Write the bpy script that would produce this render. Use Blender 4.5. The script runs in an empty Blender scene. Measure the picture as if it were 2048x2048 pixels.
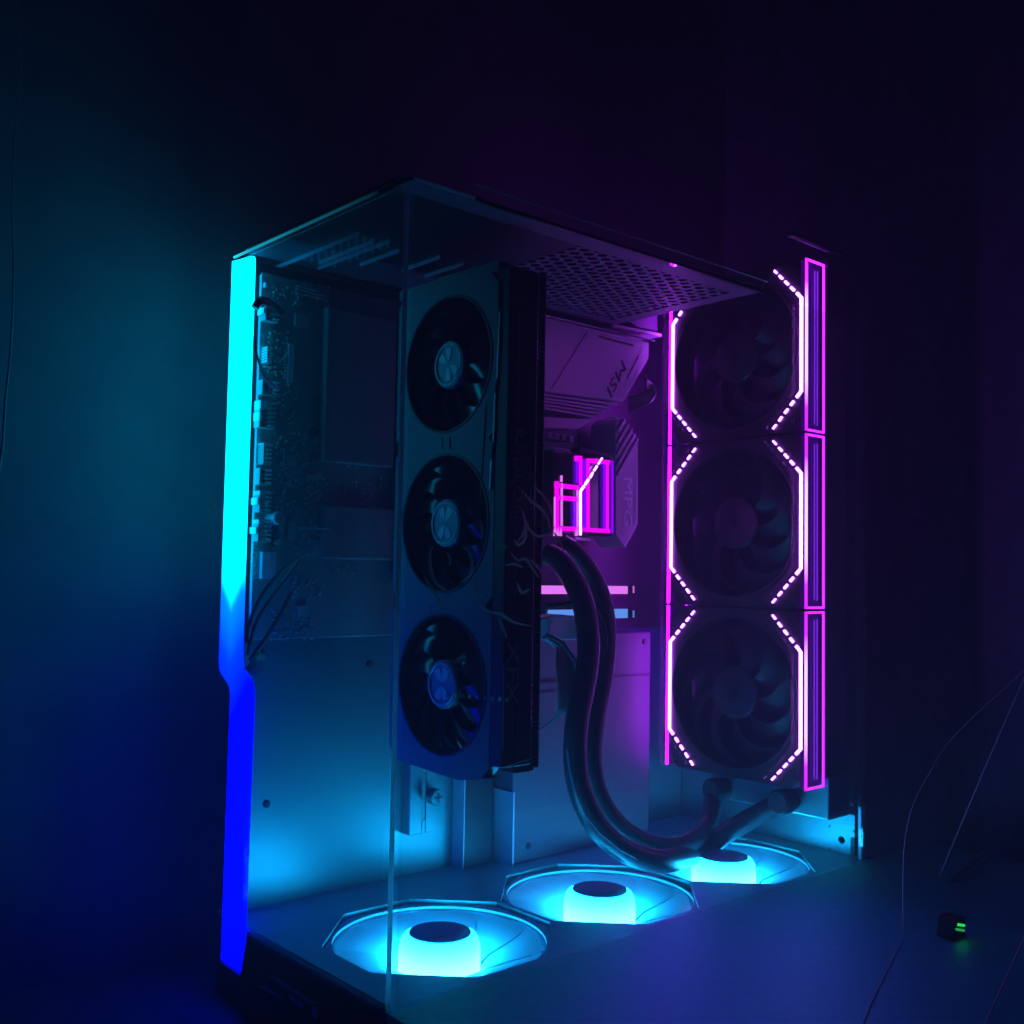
import bpy, bmesh, math, random
from mathutils import Vector, Matrix
random.seed(7)
S = 0.001                      # everything is laid out in millimetres
scene = bpy.context.scene
COL = scene.collection

# ------------------------------------------------------------------ camera
RIGHT = (0.74811468, -0.66333354, 0.01769301)
DOWN = (0.05117138, 0.03108636, -0.99819638)
FWD = (0.66159347, 0.74767791, 0.05719931)
CAM = (-325.902, -457.897, 254.918)
FPX = 2104.1766
cam = bpy.data.cameras.new('camera')
cam_o = bpy.data.objects.new('camera', cam)
COL.objects.link(cam_o)
cam.sensor_width = 36.0
cam.lens = 36.0 * FPX / 2048.0
cam.clip_start = 0.01
cam.clip_end = 50
cam_o.matrix_world = Matrix(((RIGHT[0], -DOWN[0], -FWD[0], CAM[0] * S),
                             (RIGHT[1], -DOWN[1], -FWD[1], CAM[1] * S),
                             (RIGHT[2], -DOWN[2], -FWD[2], CAM[2] * S),
                             (0, 0, 0, 1)))
scene.camera = cam_o

# ------------------------------------------------------------------ world / exposure
w = bpy.data.worlds.new('World')
scene.world = w
w.use_nodes = True
bg = w.node_tree.nodes['Background']
bg.inputs[0].default_value = (0.0001, 0.0002, 0.0008, 1)
bg.inputs[1].default_value = 1.0
scene.view_settings.view_transform = 'Standard'
scene.view_settings.look = 'None'
scene.view_settings.exposure = 0.0
scene.view_settings.gamma = 1.0
scene.cycles.use_denoising = True
scene.cycles.max_bounces = 10
scene.cycles.transparent_max_bounces = 24
scene.cycles.sample_clamp_indirect = 12.0
scene.cycles.caustics_reflective = False
scene.cycles.caustics_refractive = False

HUB = 40.0        # floor fan hub light
STRIP = 2.9
PANE = 1.0
LINE = 1.65


def at(u, v, axis, val):
    """millimetre position of a photo pixel (2048 px frame) on the plane axis = val"""
    a, b = (u - 1024) / FPX, (v - 1024) / FPX
    d = [RIGHT[i] * a + DOWN[i] * b + FWD[i] for i in range(3)]
    k = 'XYZ'.index(axis)
    t = (val - CAM[k]) / d[k]
    return tuple(CAM[i] + t * d[i] for i in range(3))


# ------------------------------------------------------------------ materials
def mat(name, color, rough=0.5, metal=0.0, nscale=0, namt=0.15, bump=0.0, spec=0.5, coat=0.0):
    m = bpy.data.materials.new(name)
    m.use_nodes = True
    nt = m.node_tree
    b = nt.nodes['Principled BSDF']
    b.inputs['Base Color'].default_value = (*color, 1)
    b.inputs['Roughness'].default_value = rough
    b.inputs['Metallic'].default_value = metal
    b.inputs['Specular IOR Level'].default_value = spec
    b.inputs['Coat Weight'].default_value = coat
    if nscale:
        tc = nt.nodes.new('ShaderNodeTexCoord')
        n = nt.nodes.new('ShaderNodeTexNoise')
        n.inputs['Scale'].default_value = nscale
        n.inputs['Detail'].default_value = 6
        nt.links.new(tc.outputs['Object'], n.inputs['Vector'])
        mr = nt.nodes.new('ShaderNodeMapRange')
        mr.inputs['To Min'].default_value = max(0.03, rough - namt)
        mr.inputs['To Max'].default_value = min(1, rough + namt)
        nt.links.new(n.outputs['Fac'], mr.inputs['Value'])
        nt.links.new(mr.outputs[0], b.inputs['Roughness'])
        mx = nt.nodes.new('ShaderNodeMix')
        mx.data_type = 'RGBA'
        mx.inputs[6].default_value = (*[c * 0.75 for c in color], 1)
        mx.inputs[7].default_value = (*[min(1, c * 1.25) for c in color], 1)
        nt.links.new(n.outputs['Fac'], mx.inputs[0])
        nt.links.new(mx.outputs[2], b.inputs['Base Color'])
        if bump:
            bp = nt.nodes.new('ShaderNodeBump')
            bp.inputs['Strength'].default_value = bump
            bp.inputs['Distance'].default_value = 0.0004
            nt.links.new(n.outputs['Fac'], bp.inputs['Height'])
            nt.links.new(bp.outputs[0], b.inputs['Normal'])
    return m


def emit(name, color, strength=1.0):
    m = bpy.data.materials.new(name)
    m.use_nodes = True
    nt = m.node_tree
    nt.nodes.clear()
    o = nt.nodes.new('ShaderNodeOutputMaterial')
    e = nt.nodes.new('ShaderNodeEmission')
    e.inputs[0].default_value = (*color, 1)
    e.inputs[1].default_value = strength
    nt.links.new(e.outputs[0], o.inputs[0])
    return m


def emit_ramp(name, stops, z0, z1, strength, world=False, edge=None):
    """light whose colour runs along object z (mm z0..z1)"""
    m = emit(name, (1, 1, 1), strength)
    nt = m.node_tree
    e = [n for n in nt.nodes if n.type == 'EMISSION'][0]
    tc = nt.nodes.new('ShaderNodeTexCoord')
    sp = nt.nodes.new('ShaderNodeSeparateXYZ')
    nt.links.new(tc.outputs['Object'], sp.inputs[0])
    mr = nt.nodes.new('ShaderNodeMapRange')
    mr.inputs['From Min'].default_value = z0 * S
    mr.inputs['From Max'].default_value = z1 * S
    r = nt.nodes.new('ShaderNodeValToRGB')
    while len(r.color_ramp.elements) < len(stops):
        r.color_ramp.elements.new(0.5)
    for el, (p, c) in zip(r.color_ramp.elements, stops):
        el.position = p
        el.color = (*c, 1)
    if edge:   # light guide: colour boundary wobbles across the guide
        ad = nt.nodes.new('ShaderNodeMath')
        ad.operation = 'MULTIPLY_ADD'
        pw = nt.nodes.new('ShaderNodeMath')
        pw.operation = 'SUBTRACT'
        pw.inputs[1].default_value = edge[0] * S
        nt.links.new(sp.outputs['Y'], pw.inputs[0])
        ab = nt.nodes.new('ShaderNodeMath')
        ab.operation = 'ABSOLUTE'
        nt.links.new(pw.outputs[0], ab.inputs[0])
        ad.inputs[1].default_value = edge[1]
        nt.links.new(ab.outputs[0], ad.inputs[0])
        nt.links.new(sp.outputs['Z'], ad.inputs[2])
        nt.links.new(ad.outputs[0], mr.inputs['Value'])
    else:
        nt.links.new(sp.outputs['Z'], mr.inputs['Value'])
    nt.links.new(mr.outputs[0], r.inputs[0])
    nt.links.new(r.outputs[0], e.inputs[0])
    return m


def glass(name, tint, rough=0.0, ior=1.5):
    m = bpy.data.materials.new(name)
    m.use_nodes = True
    nt = m.node_tree
    nt.nodes.clear()
    o = nt.nodes.new('ShaderNodeOutputMaterial')
    t = nt.nodes.new('ShaderNodeBsdfTransparent')
    t.inputs[0].default_value = (*tint, 1)
    g = nt.nodes.new('ShaderNodeBsdfGlossy')
    g.inputs['Roughness'].default_value = rough
    f = nt.nodes.new('ShaderNodeFresnel')
    ge = nt.nodes.new('ShaderNodeNewGeometry')
    mr = nt.nodes.new('ShaderNodeMapRange')      # leaving the pane: invert the index, a thin pane has no total reflection
    mr.inputs['To Min'].default_value = ior
    mr.inputs['To Max'].default_value = 1 / ior
    nt.links.new(ge.outputs['Backfacing'], mr.inputs['Value'])
    nt.links.new(mr.outputs[0], f.inputs[0])
    mx = nt.nodes.new('ShaderNodeMixShader')
    nt.links.new(f.outputs[0], mx.inputs[0])
    nt.links.new(t.outputs[0], mx.inputs[1])
    nt.links.new(g.outputs[0], mx.inputs[2])
    nt.links.new(mx.outputs[0], o.inputs[0])
    return m


M = dict(
    case=mat('painted_steel', (0.11, 0.10, 0.15), 0.55, 0, 900, 0.08, 0.25),
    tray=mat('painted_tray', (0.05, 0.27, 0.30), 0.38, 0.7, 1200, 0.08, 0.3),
    dark=mat('black_plastic', (0.018, 0.018, 0.024), 0.45, 0, 300, 0.1),
    gloss=mat('gloss_black', (0.012, 0.012, 0.016), 0.16),
    satin=mat('satin_black', (0.035, 0.035, 0.045), 0.35, 0, 500, 0.08),
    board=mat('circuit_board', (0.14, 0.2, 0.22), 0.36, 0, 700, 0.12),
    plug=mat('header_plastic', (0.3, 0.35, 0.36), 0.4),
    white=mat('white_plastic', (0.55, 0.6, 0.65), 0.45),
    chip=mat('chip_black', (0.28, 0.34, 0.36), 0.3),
    pin=mat('tinned_pin', (0.9, 0.9, 0.88), 0.3, 0.25),
    silver=mat('bright_metal', (0.8, 0.8, 0.85), 0.25, 1.0),
    alu=mat('brushed_aluminium', (0.6, 0.5, 0.66), 0.45, 0.2, 600, 0.1),
    shroud=mat('card_shroud', (0.13, 0.22, 0.26), 0.5, 0, 500, 0.08),
    hubcap=mat('card_hub', (0.3, 0.42, 0.46), 0.4),
    emblem=mat('card_emblem', (0.8, 0.9, 0.92), 0.35),
    fin=mat('dark_fin', (0.05, 0.05, 0.06), 0.4, 0.5),
    print_=mat('grey_print', (0.9, 0.9, 0.95), 0.5),
    silk=mat('silk_print', (0.6, 0.65, 0.65), 0.5),
    rubber=mat('sleeve', (0.03, 0.035, 0.045), 0.36, 0, 520, 0.12, 1.0),
    wire=mat('black_wire', (0.08, 0.09, 0.1), 0.25),
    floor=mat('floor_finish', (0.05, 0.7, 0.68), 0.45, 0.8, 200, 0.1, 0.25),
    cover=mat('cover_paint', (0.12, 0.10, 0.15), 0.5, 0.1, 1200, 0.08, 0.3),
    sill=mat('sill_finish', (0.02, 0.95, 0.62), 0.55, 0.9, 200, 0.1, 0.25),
    desk=mat('desk_top', (0.10, 0.12, 0.16), 0.6, 0, 60, 0.1, 0.2),
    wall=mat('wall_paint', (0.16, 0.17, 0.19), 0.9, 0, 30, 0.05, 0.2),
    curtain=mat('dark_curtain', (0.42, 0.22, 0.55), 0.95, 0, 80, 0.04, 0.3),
    ring=mat('frosted_ring', (0.08, 0.36, 0.5), 0.5),
    frost=mat('frosted_blade', (0.18, 0.60, 0.72), 0.5),
    edge=mat('ground_glass_edge', (0.55, 0.6, 0.65), 0.35),
    bead_edge=mat('polished_edge', (0.75, 0.75, 0.8), 0.16, 0.9),
    capm=mat('hub_cap_label', (0.10, 0.3, 0.5), 0.5),
    glass=glass('smoked_glass', (0.95, 0.95, 0.97), 0.0, 1.7),
    mirror=mat('smoked_mirror', (0.25, 0.2, 0.35), 0.08, 1.0),
)
C_CY = (0.0, 1.0, 1.0)
M['strip'] = emit_ramp('light_guide', [(0.0, (0.0, 0.0, 1.0)), (0.42, (0.0, 0.0, 1.0)), (0.51, (0.0, 0.012, 0.75)), (0.59, (0, 0.07, 0.8)),
                                       (0.64, (0.0, 0.54, 1.0)), (1.0, (0.0, 0.54, 1.0))], -30, 400, 1.7 * STRIP, edge=(188, -1.1))
M['hub'] = emit_ramp('hub_light', [(0.0, (0.028, 0.55, 1.1)), (0.45, (0.018, 0.52, 1.1)), (0.8, (0.007, 0.48, 1.0)), (1.0, (0.003, 0.45, 1.0))], -25, 0, HUB)
M['hubrim'] = emit('hub_rim_light', (0.25, 1.0, 1.0), 1.0)
M['line'] = emit('white_line_light', (10.0, 1.6, 20.0), 1.0 * LINE)
M['dash'] = emit('dash_light', (6.5, 1.35, 13.0), 1.0 * LINE)
M['magenta'] = emit('magenta_light', (0.85, 0.025, 2.2), 2.6 * PANE)
M['magenta_far'] = emit('board_side_light', (0.42, 0.0012, 1.0), 34.0 * PANE)
M['hotmag'] = emit('hot_magenta_light', (1.0, 0.25, 1.0), 3.0 * PANE)
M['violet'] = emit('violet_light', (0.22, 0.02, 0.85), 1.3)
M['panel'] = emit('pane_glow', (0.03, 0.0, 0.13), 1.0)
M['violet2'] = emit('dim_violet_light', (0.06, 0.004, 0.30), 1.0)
M['pumpm'] = emit('pump_magenta', (1.0, 0.0, 0.95), 1.6)
M['pumpv'] = emit('pump_violet', (0.26, 0.0, 1.0), 1.4)
M['pumpd'] = emit('pump_dim', (0.06, 0.0, 0.45), 1.0)
M['pinkbar'] = emit('pink_bar', (0.87, 0.20, 0.98), 1.45)
M['bluebar'] = emit('blue_bar', (0.13, 0.35, 1.0), 1.3)
M['green'] = emit('green_led', (0.02, 0.85, 0.12), 1.0)
M['green2'] = emit('dim_green_led', (0.02, 0.35, 0.08), 1.0)
m = mat('frosted_glass_edge', (0.8, 0.85, 0.9), 0.4)
nt = m.node_tree
tl = nt.nodes.new('ShaderNodeBsdfTranslucent')
tl.inputs[0].default_value = (0.85, 0.9, 0.95, 1)
mx = nt.nodes.new('ShaderNodeMixShader')
mx.inputs[0].default_value = 0.7
nt.links.new(nt.nodes['Principled BSDF'].outputs[0], mx.inputs[1])
nt.links.new(tl.outputs[0], mx.inputs[2])
nt.links.new(mx.outputs[0], nt.nodes['Material Output'].inputs[0])
M['edge'] = m
# the glass edge glows by emission, imitating light from the strip, and fades along its run
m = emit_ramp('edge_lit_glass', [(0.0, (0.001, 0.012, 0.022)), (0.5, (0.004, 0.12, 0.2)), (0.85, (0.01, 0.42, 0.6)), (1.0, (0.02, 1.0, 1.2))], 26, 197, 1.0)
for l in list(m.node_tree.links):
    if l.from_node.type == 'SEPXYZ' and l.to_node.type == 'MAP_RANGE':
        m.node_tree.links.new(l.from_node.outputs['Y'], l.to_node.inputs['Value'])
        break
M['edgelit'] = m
M['bead'] = mat('brown_bead', (0.55, 0.3, 0.25), 0.4)
M['smoke'] = mat('brown_reflection', (0.5, 0.33, 0.3), 0.5)


# ------------------------------------------------------------------ mesh builder
class MB:
    def __init__(s):
        s.v, s.f = [], []

    def add(s, vs, fs):
        n = len(s.v)
        s.v += [tuple(v) for v in vs]
        s.f += [tuple(i + n for i in f) for f in fs]
        return s

    def box(s, x0, x1, y0, y1, z0, z1):
        return s.add([(x0, y0, z0), (x1, y0, z0), (x1, y1, z0), (x0, y1, z0), (x0, y0, z1), (x1, y0, z1), (x1, y1, z1), (x0, y1, z1)],
                     [(0, 3, 2, 1), (4, 5, 6, 7), (0, 1, 5, 4), (1, 2, 6, 5), (2, 3, 7, 6), (3, 0, 4, 7)])

    def cbox(s, x, y, z, a, b, c):
        return s.box(x - a / 2, x + a / 2, y - b / 2, y + b / 2, z - c / 2, z + c / 2)

    def prism(s, pts, axis, a, b):
        """pts: list of 2D points in the plane normal to axis, in the order of the other two axes"""
        def P(p, h):
            if axis == 'X': return (h, p[0], p[1])
            if axis == 'Y': return (p[0], h, p[1])
            return (p[0], p[1], h)
        n = len(pts)
        vs = [P(p, a) for p in pts] + [P(p, b) for p in pts]
        fs = [tuple(range(n))[::-1], tuple(range(n, 2 * n))]
        fs += [(i, (i + 1) % n, n + (i + 1) % n, n + i) for i in range(n)]
        return s.add(vs, fs)

    def lathe(s, prof, c, axis='Z', seg=32):
        """prof: (radius, height) list, revolved"""
        rings = []
        vs = []
        for r, h in prof:
            for k in range(seg):
                t = 2 * math.pi * k / seg
                a, b = r * math.cos(t), r * math.sin(t)
                if axis == 'Z': vs.append((c[0] + a, c[1] + b, c[2] + h))
                elif axis == 'X': vs.append((c[0] + h, c[1] + a, c[2] + b))
                else: vs.append((c[0] + a, c[1] + h, c[2] + b))
        fs = []
        for i in range(len(prof) - 1):
            for k in range(seg):
                fs.append((i * seg + k, i * seg + (k + 1) % seg, (i + 1) * seg + (k + 1) % seg, (i + 1) * seg + k))
        if prof[0][0] > 0.01: fs.append(tuple(range(seg))[::-1])
        if prof[-1][0] > 0.01: fs.append(tuple((len(prof) - 1) * seg + k for k in range(seg)))
        return s.add(vs, fs)

    def cyl(s, c, axis, r, h, seg=20):
        return s.lathe([(r, 0), (r, h)], c, axis, seg)

    def tube(s, pts, r, seg=8, smooth=4, rr=None):
        P = [Vector(p) for p in pts]
        if smooth > 1 and len(P) > 2:
            Q = []
            for i in range(len(P) - 1):
                p0, p1, p2, p3 = P[max(0, i - 1)], P[i], P[i + 1], P[min(len(P) - 1, i + 2)]
                for k in range(smooth):
                    t = k / smooth
                    Q.append(0.5 * ((2 * p1) + (p2 - p0) * t + (2 * p0 - 5 * p1 + 4 * p2 - p3) * t * t + (-p0 + 3 * p1 - 3 * p2 + p3) * t ** 3))
            Q.append(P[-1])
            P = Q
        up = Vector((0.3, 0.5, 0.81)).normalized()
        vs, fs = [], []
        n = None
        for i, p in enumerate(P):
            d = (P[min(i + 1, len(P) - 1)] - P[max(i - 1, 0)]).normalized()
            n = (up if n is None else n)
            n = (n - d * n.dot(d)).normalized()
            b = d.cross(n)
            ri = r if rr is None else r * rr(i / (len(P) - 1))
            for k in range(seg):
                t = 2 * math.pi * k / seg
                vs.append(tuple(p + (n * math.cos(t) + b * math.sin(t)) * ri))
        for i in range(len(P) - 1):
            for k in range(seg):
                fs.append((i * seg + k, i * seg + (k + 1) % seg, (i + 1) * seg + (k + 1) % seg, (i + 1) * seg + k))
        fs.append(tuple(range(seg))[::-1])
        fs.append(tuple((len(P) - 1) * seg + k for k in range(seg)))
        return s.add(vs, fs)

    def bar(s, p, q, wdt, hgt, nrm):
        """square-cut bar from p to q, width wdt in plane, height hgt along nrm"""
        p, q, nrm = Vector(p), Vector(q), Vector(nrm).normalized()
        d = (q - p).normalized()
        sd = d.cross(nrm).normalized() * wdt / 2
        h = nrm * hgt
        vs = [p + sd, q + sd, q - sd, p - sd, p + sd + h, q + sd + h, q - sd + h, p - sd + h]
        return s.add(vs, [(0, 3, 2, 1), (4, 5, 6, 7), (0, 1, 5, 4), (1, 2, 6, 5), (2, 3, 7, 6), (3, 0, 4, 7)])

    def build(s, name, material, parent=None, origin=(0, 0, 0), smooth=False, bevel=0, kind=None, label=None):
        me = bpy.data.meshes.new(name)
        me.from_pydata([((v[0] - origin[0]) * S, (v[1] - origin[1]) * S, (v[2] - origin[2]) * S) for v in s.v], [], s.f)
        bm = bmesh.new()
        bm.from_mesh(me)
        bmesh.ops.recalc_face_normals(bm, faces=bm.faces)
        bm.to_mesh(me)
        bm.free()
        if smooth:
            me.polygons.foreach_set('use_smooth', [True] * len(me.polygons))
            me.set_sharp_from_angle(angle=math.radians(38))
        me.materials.append(material)
        o = bpy.data.objects.new(name, me)
        COL.objects.link(o)
        o.location = [c * S for c in origin]
        if parent: o.parent = parent
        if parent:
            # origin given in the parent's own space
            pass
        if bevel:
            b = o.modifiers.new('bevel', 'BEVEL')
            b.width = bevel * S
            b.segments = 2
            b.limit_method = 'ANGLE'
        if kind: o['kind'] = kind
        if label: o['label'] = label
        return o


def tag(o, label, cat, group=None):
    o['label'] = label
    o['category'] = cat
    if group: o['group'] = group
    return o


def thing(name, label, cat, loc=(0, 0, 0), group=None):
    o = bpy.data.objects.new(name, None)
    COL.objects.link(o)
    o.empty_display_size = 0.02
    o.location = [c * S for c in loc]
    return tag(o, label, cat, group)


def kids(o):
    return [c for c in bpy.data.objects if c.parent == o]


def copy_tree(o, parent=None):
    c = o.copy()
    COL.objects.link(c)
    c.parent = parent
    for ch in kids(o):
        copy_tree(ch, c)
    return c


def text_obj(name, body, size, pos, xdir, ydir, material, parent, depth=0.15, shear=0.0, spacing=1.0, sx=1.0):
    """flat lettering; xdir = reading direction, ydir = up direction of the letters"""
    cu = bpy.data.curves.new(name, 'FONT')
    cu.body = body
    cu.size = size * S
    cu.extrude = depth * S
    cu.shear = shear
    cu.space_character = spacing
    cu.align_x = 'CENTER'
    cu.align_y = 'CENTER'
    cu.resolution_u = 2
    t = bpy.data.objects.new('tmp', cu)
    COL.objects.link(t)
    dg = bpy.context.evaluated_depsgraph_get()
    me = bpy.data.meshes.new_from_object(t.evaluated_get(dg))
    bpy.data.objects.remove(t)
    x, y = Vector(xdir).normalized(), Vector(ydir).normalized()
    z = x.cross(y)
    x = x * sx
    mt = Matrix(((x[0], y[0], z[0], pos[0] * S), (x[1], y[1], z[1], pos[1] * S), (x[2], y[2], z[2], pos[2] * S), (0, 0, 0, 1)))
    me.transform(mt)
    me.materials.clear()
    me.materials.append(material)
    me.name = name
    o = bpy.data.objects.new(name, me)
    COL.objects.link(o)
    o.parent = parent
    return o


def face_ring(mb, cell, hole, axis, a, b):
    """plate with a hole: cell and hole are equal-length 2D outlines"""
    def P(p, h):
        if axis == 'X': return (h, p[0], p[1])
        if axis == 'Y': return (p[0], h, p[1])
        return (p[0], p[1], h)
    n = len(cell)
    vs = [P(p, a) for p in cell] + [P(p, a) for p in hole] + [P(p, b) for p in cell] + [P(p, b) for p in hole]
    fs = []
    for i in range(n):
        j = (i + 1) % n
        fs += [(i, j, n + j, n + i), (2 * n + i, 3 * n + i, 3 * n + j, 2 * n + j), (n + i, n + j, 3 * n + j, 3 * n + i), (i, 2 * n + i, 2 * n + j, j)]
    return mb.add(vs, fs)


def square_like(cx, cy, hx, hy, n):
    """n points on a rectangle outline, matched by angle to a circle of n points"""
    out = []
    for k in range(n):
        t = 2 * math.pi * (k + 0.5) / n
        c, s_ = math.cos(t), math.sin(t)
        m = max(abs(c), abs(s_))
        out.append((cx + hx * c / m, cy + hy * s_ / m))
    return out


def circle_like(cx, cy, r, n):
    return [(cx + r * math.cos(2 * math.pi * (k + 0.5) / n), cy + r * math.sin(2 * math.pi * (k + 0.5) / n)) for k in range(n)]


# ------------------------------------------------------------------ room
FZ = 28.0          # case floor
o = MB().box(-1500, 1500, -900, 1200, -45, -20).build('desk', M['desk'], bevel=2)
tag(o, 'dark matt desk top under the computer case', 'desk')
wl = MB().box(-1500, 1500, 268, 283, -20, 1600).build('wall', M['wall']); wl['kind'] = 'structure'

# a hanging dark curtain right of the case, its folds run down
n = 90
vs, fs = [], []
for i in range(n + 1):
    y = -520 + 786 * i / n
    x = 640 + 10 * math.sin(i * 0.75) + 6 * math.sin(i * 0.31 + 1)
    for z in (-19, 500, 1500):
        vs.append((x + 0.004 * z, y, z))
for i in range(n):
    for k in range(2):
        fs.append((i * 3 + k, i * 3 + 3 + k, i * 3 + 4 + k, i * 3 + 1 + k))
m = MB().add(vs, fs)
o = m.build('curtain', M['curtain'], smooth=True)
sd = o.modifiers.new('thick', 'SOLIDIFY'); sd.thickness = 0.0015
tag(o, 'dark cloth hanging in the gloom right of the computer case', 'curtain')

# ------------------------------------------------------------------ the case
case = thing('computer_case', 'black computer case with corner glass and a glowing light strip down its front edge', 'computer case', (0, 0, 0))


def octo(cx, cy, h, cut):
    return [(cx + h, cy - h + cut), (cx + h, cy + h - cut), (cx + h - cut, cy + h), (cx - h + cut, cy + h),
            (cx - h, cy + h - cut), (cx - h, cy - h + cut), (cx - h + cut, cy - h), (cx + h - cut, cy - h)]


def octo_cell(cx, cy, hx, hy):
    return [(cx + hx, cy - hy * 0.4), (cx + hx, cy + hy * 0.4), (cx + hx * 0.4, cy + hy), (cx - hx * 0.4, cy + hy),
            (cx - hx, cy + hy * 0.4), (cx - hx, cy - hy * 0.4), (cx - hx * 0.4, cy - hy), (cx + hx * 0.4, cy - hy)]


FX = [90.0, 233.0, 376.0]
FY = 73.0
m = MB()
for cx in FX:
    face_ring(m, octo_cell(cx, FY, 71.5, 73), octo(cx, FY, 69.5, 43), 'Z', FZ, FZ - 2)
    for sx, sy in ((1, 1), (1, -1), (-1, 1), (-1, -1)):
        a = (cx + sx * 71.5, FY + sy * 73)
        m.prism([(cx + sx * 71.5 * 0.4, a[1]), (a[0], FY + sy * 73 * 0.4), a], 'Z', FZ, FZ - 2)
m.box(2, FX[0] - 71.5, 0, 146, FZ - 2, FZ)
m.box(FX[2] + 71.5, 470, 0, 146, FZ - 2, FZ)
m.box(2, 470, 146, 200, FZ - 2, FZ)
m.box(-0.5, 470, -4.45, 0, FZ - 2, FZ)
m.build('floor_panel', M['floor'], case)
m = MB()
for cx in FX:   # wells under the openings
    p = octo(cx, FY, 69.5, 43)
    nn = len(p)
    vs = [(a, b, FZ - 2.1) for a, b in p] + [(a, b, -14) for a, b in p]
    m.add(vs, [(i, (i + 1) % nn, nn + (i + 1) % nn, nn + i) for i in range(nn)] + [tuple(range(nn, 2 * nn))])
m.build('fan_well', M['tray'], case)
# outer sill in front of the side glass
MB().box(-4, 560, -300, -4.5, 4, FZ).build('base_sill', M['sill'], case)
# front chin
MB().prism([(-1.3, -19), (-1.3, 27), (-3, 25), (-7, -2), (-7, -19)], 'Y', -4, 150).build('front_chin', M['satin'], case, bevel=0.8)
for (u, v), wd in (((553, 1957), 60), ((560, 1985), 45)):
    x, y, z = at(u, v, 'X', -5)
m = MB()
for k, (u0, v0, u1, v1) in enumerate([(553, 1955, 640, 2012), (530, 1973, 575, 2000)]):
    p, q = at(u0, v0, 'X', -6), at(u1, v1, 'X', -6)
    m.bar(p, q, 0.8, 5, (-1, 0, 0.4))
m.build('chin_trim', M['alu'], case)
for (u, v) in ((590, 1997), (603, 2008)):
    p = at(u, v, 'X', -7)
    MB().cbox(p[0], p[1], p[2], 3, 9, 2.6).build('usb_port', M['silver'], case, bevel=0.3)
p = at(636, 2024, 'X', -7)
MB().lathe([(3.2, 0), (3.2, -2), (2.6, -2.6)], p, 'X', 20).build('power_button', M['silver'], case, smooth=True)

# motherboard tray wall and lower covers
TY = 189.0
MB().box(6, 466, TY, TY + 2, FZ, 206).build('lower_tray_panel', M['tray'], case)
MB().box(6, 466, TY, TY + 2, 206.2, 463).build('upper_tray_panel', M['dark'], case)  # same tray, coloured darker to imitate the weaker light up here
m = MB()
m.box(228, 389, 161, TY - 0.5, FZ, 204.5)
lc = m.build('lower_cover', M['cover'], case, bevel=1.5)
MB().box(227.4, 389.6, 160.2, 161.5, 166.6, 167.8).build('cover_seam', M['dark'], case)
m = MB()
for z in (150.5, 158):
    m.bar(at(1066, 1363 if z > 155 else 1386, 'Y', 160.6), at(1112, 1360 if z > 155 else 1383, 'Y', 160.6), 0.8, 0.6, (0, -1, 0))
m.build('cover_slot', M['dark'], case)
for (sx_, sy_, sz_, yy_) in ((245, 0, 196, 161), (380, 0, 196, 161), (245, 0, 40, 161), (22, 0, 198, TY), (110, 0, 186, TY), (30, 0, 96, TY)):
    sc_ = MB().lathe([(2.6, 0), (2.6, -0.8), (2.0, -1.3)], (sx_, yy_, sz_), 'Y', 18).build('screw', M['fin'], case, smooth=True)
    MB().cbox(sx_, yy_ - 1.32, sz_, 2.6, 0.2, 0.5).cbox(sx_, yy_ - 1.33, sz_, 0.5, 0.2, 2.6).build('cross_slot', M['dark'], sc_)
# column between the wall and the cover, catches the light on its edge
ca, cb = at(928, 1600, 'Y', 176), at(986, 1600, 'Y', 176)
MB().box(ca[0], cb[0], 176, TY - 0.4, FZ, 150).build('cable_bar', M['fin'], case, bevel=1)
MB().box(ca[0] - 1, ca[0] - 0.1, 174.5, TY - 0.4, FZ, 120).build('bar_lip', M['alu'], case)
MB().box(226.6, 228.2, 159, TY - 0.4, FZ, 84).build('cover_lip', M['alu'], case)
# slotted bracket with thumbscrew
br = at(846, 1600, 'Y', 150)
m = MB()
BYK = 179.0
pa, pb_ = at(822, 1515, 'Y', BYK), at(870, 1662, 'Y', BYK)
x0, x1, z0, z1, sw = pa[0], pb_[0], pb_[2], pa[2], 1.8
sx = at(848, 1600, 'Y', BYK)[0]
zs0, zs1 = at(847, 1640, 'Y', BYK)[2], at(850, 1545, 'Y', BYK)[2]
m.box(x0, sx - sw, BYK, BYK + 1.5, z0, z1).box(sx + sw, x1, BYK, BYK + 1.5, z0, z1).box(sx - sw, sx + sw, BYK, BYK + 1.5, z0, zs0).box(sx - sw, sx + sw, BYK, BYK + 1.5, zs1, z1)
m.box(x0, x0 + 1.5, BYK + 1.5, TY - 0.2, z0, z1)
bk = m.build('slot_bracket', M['tray'], case, bevel=0.5)
tsz = at(858, 1590, 'Y', BYK)
m = MB().lathe([(3, 0), (3, -4), (6.0, -4), (6.0, -11), (5.4, -11.6)], (tsz[0], BYK, tsz[2]), 'Y', 24)
ts = m.build('thumbscrew', M['tray'], bk, smooth=True)
m = MB().cbox(tsz[0], BYK - 11.8, tsz[2], 7, 0.5, 1.2).cbox(tsz[0], BYK - 11.75, tsz[2], 1.2, 0.5, 7)
m.build('cross_slot', M['dark'], bk)

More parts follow.
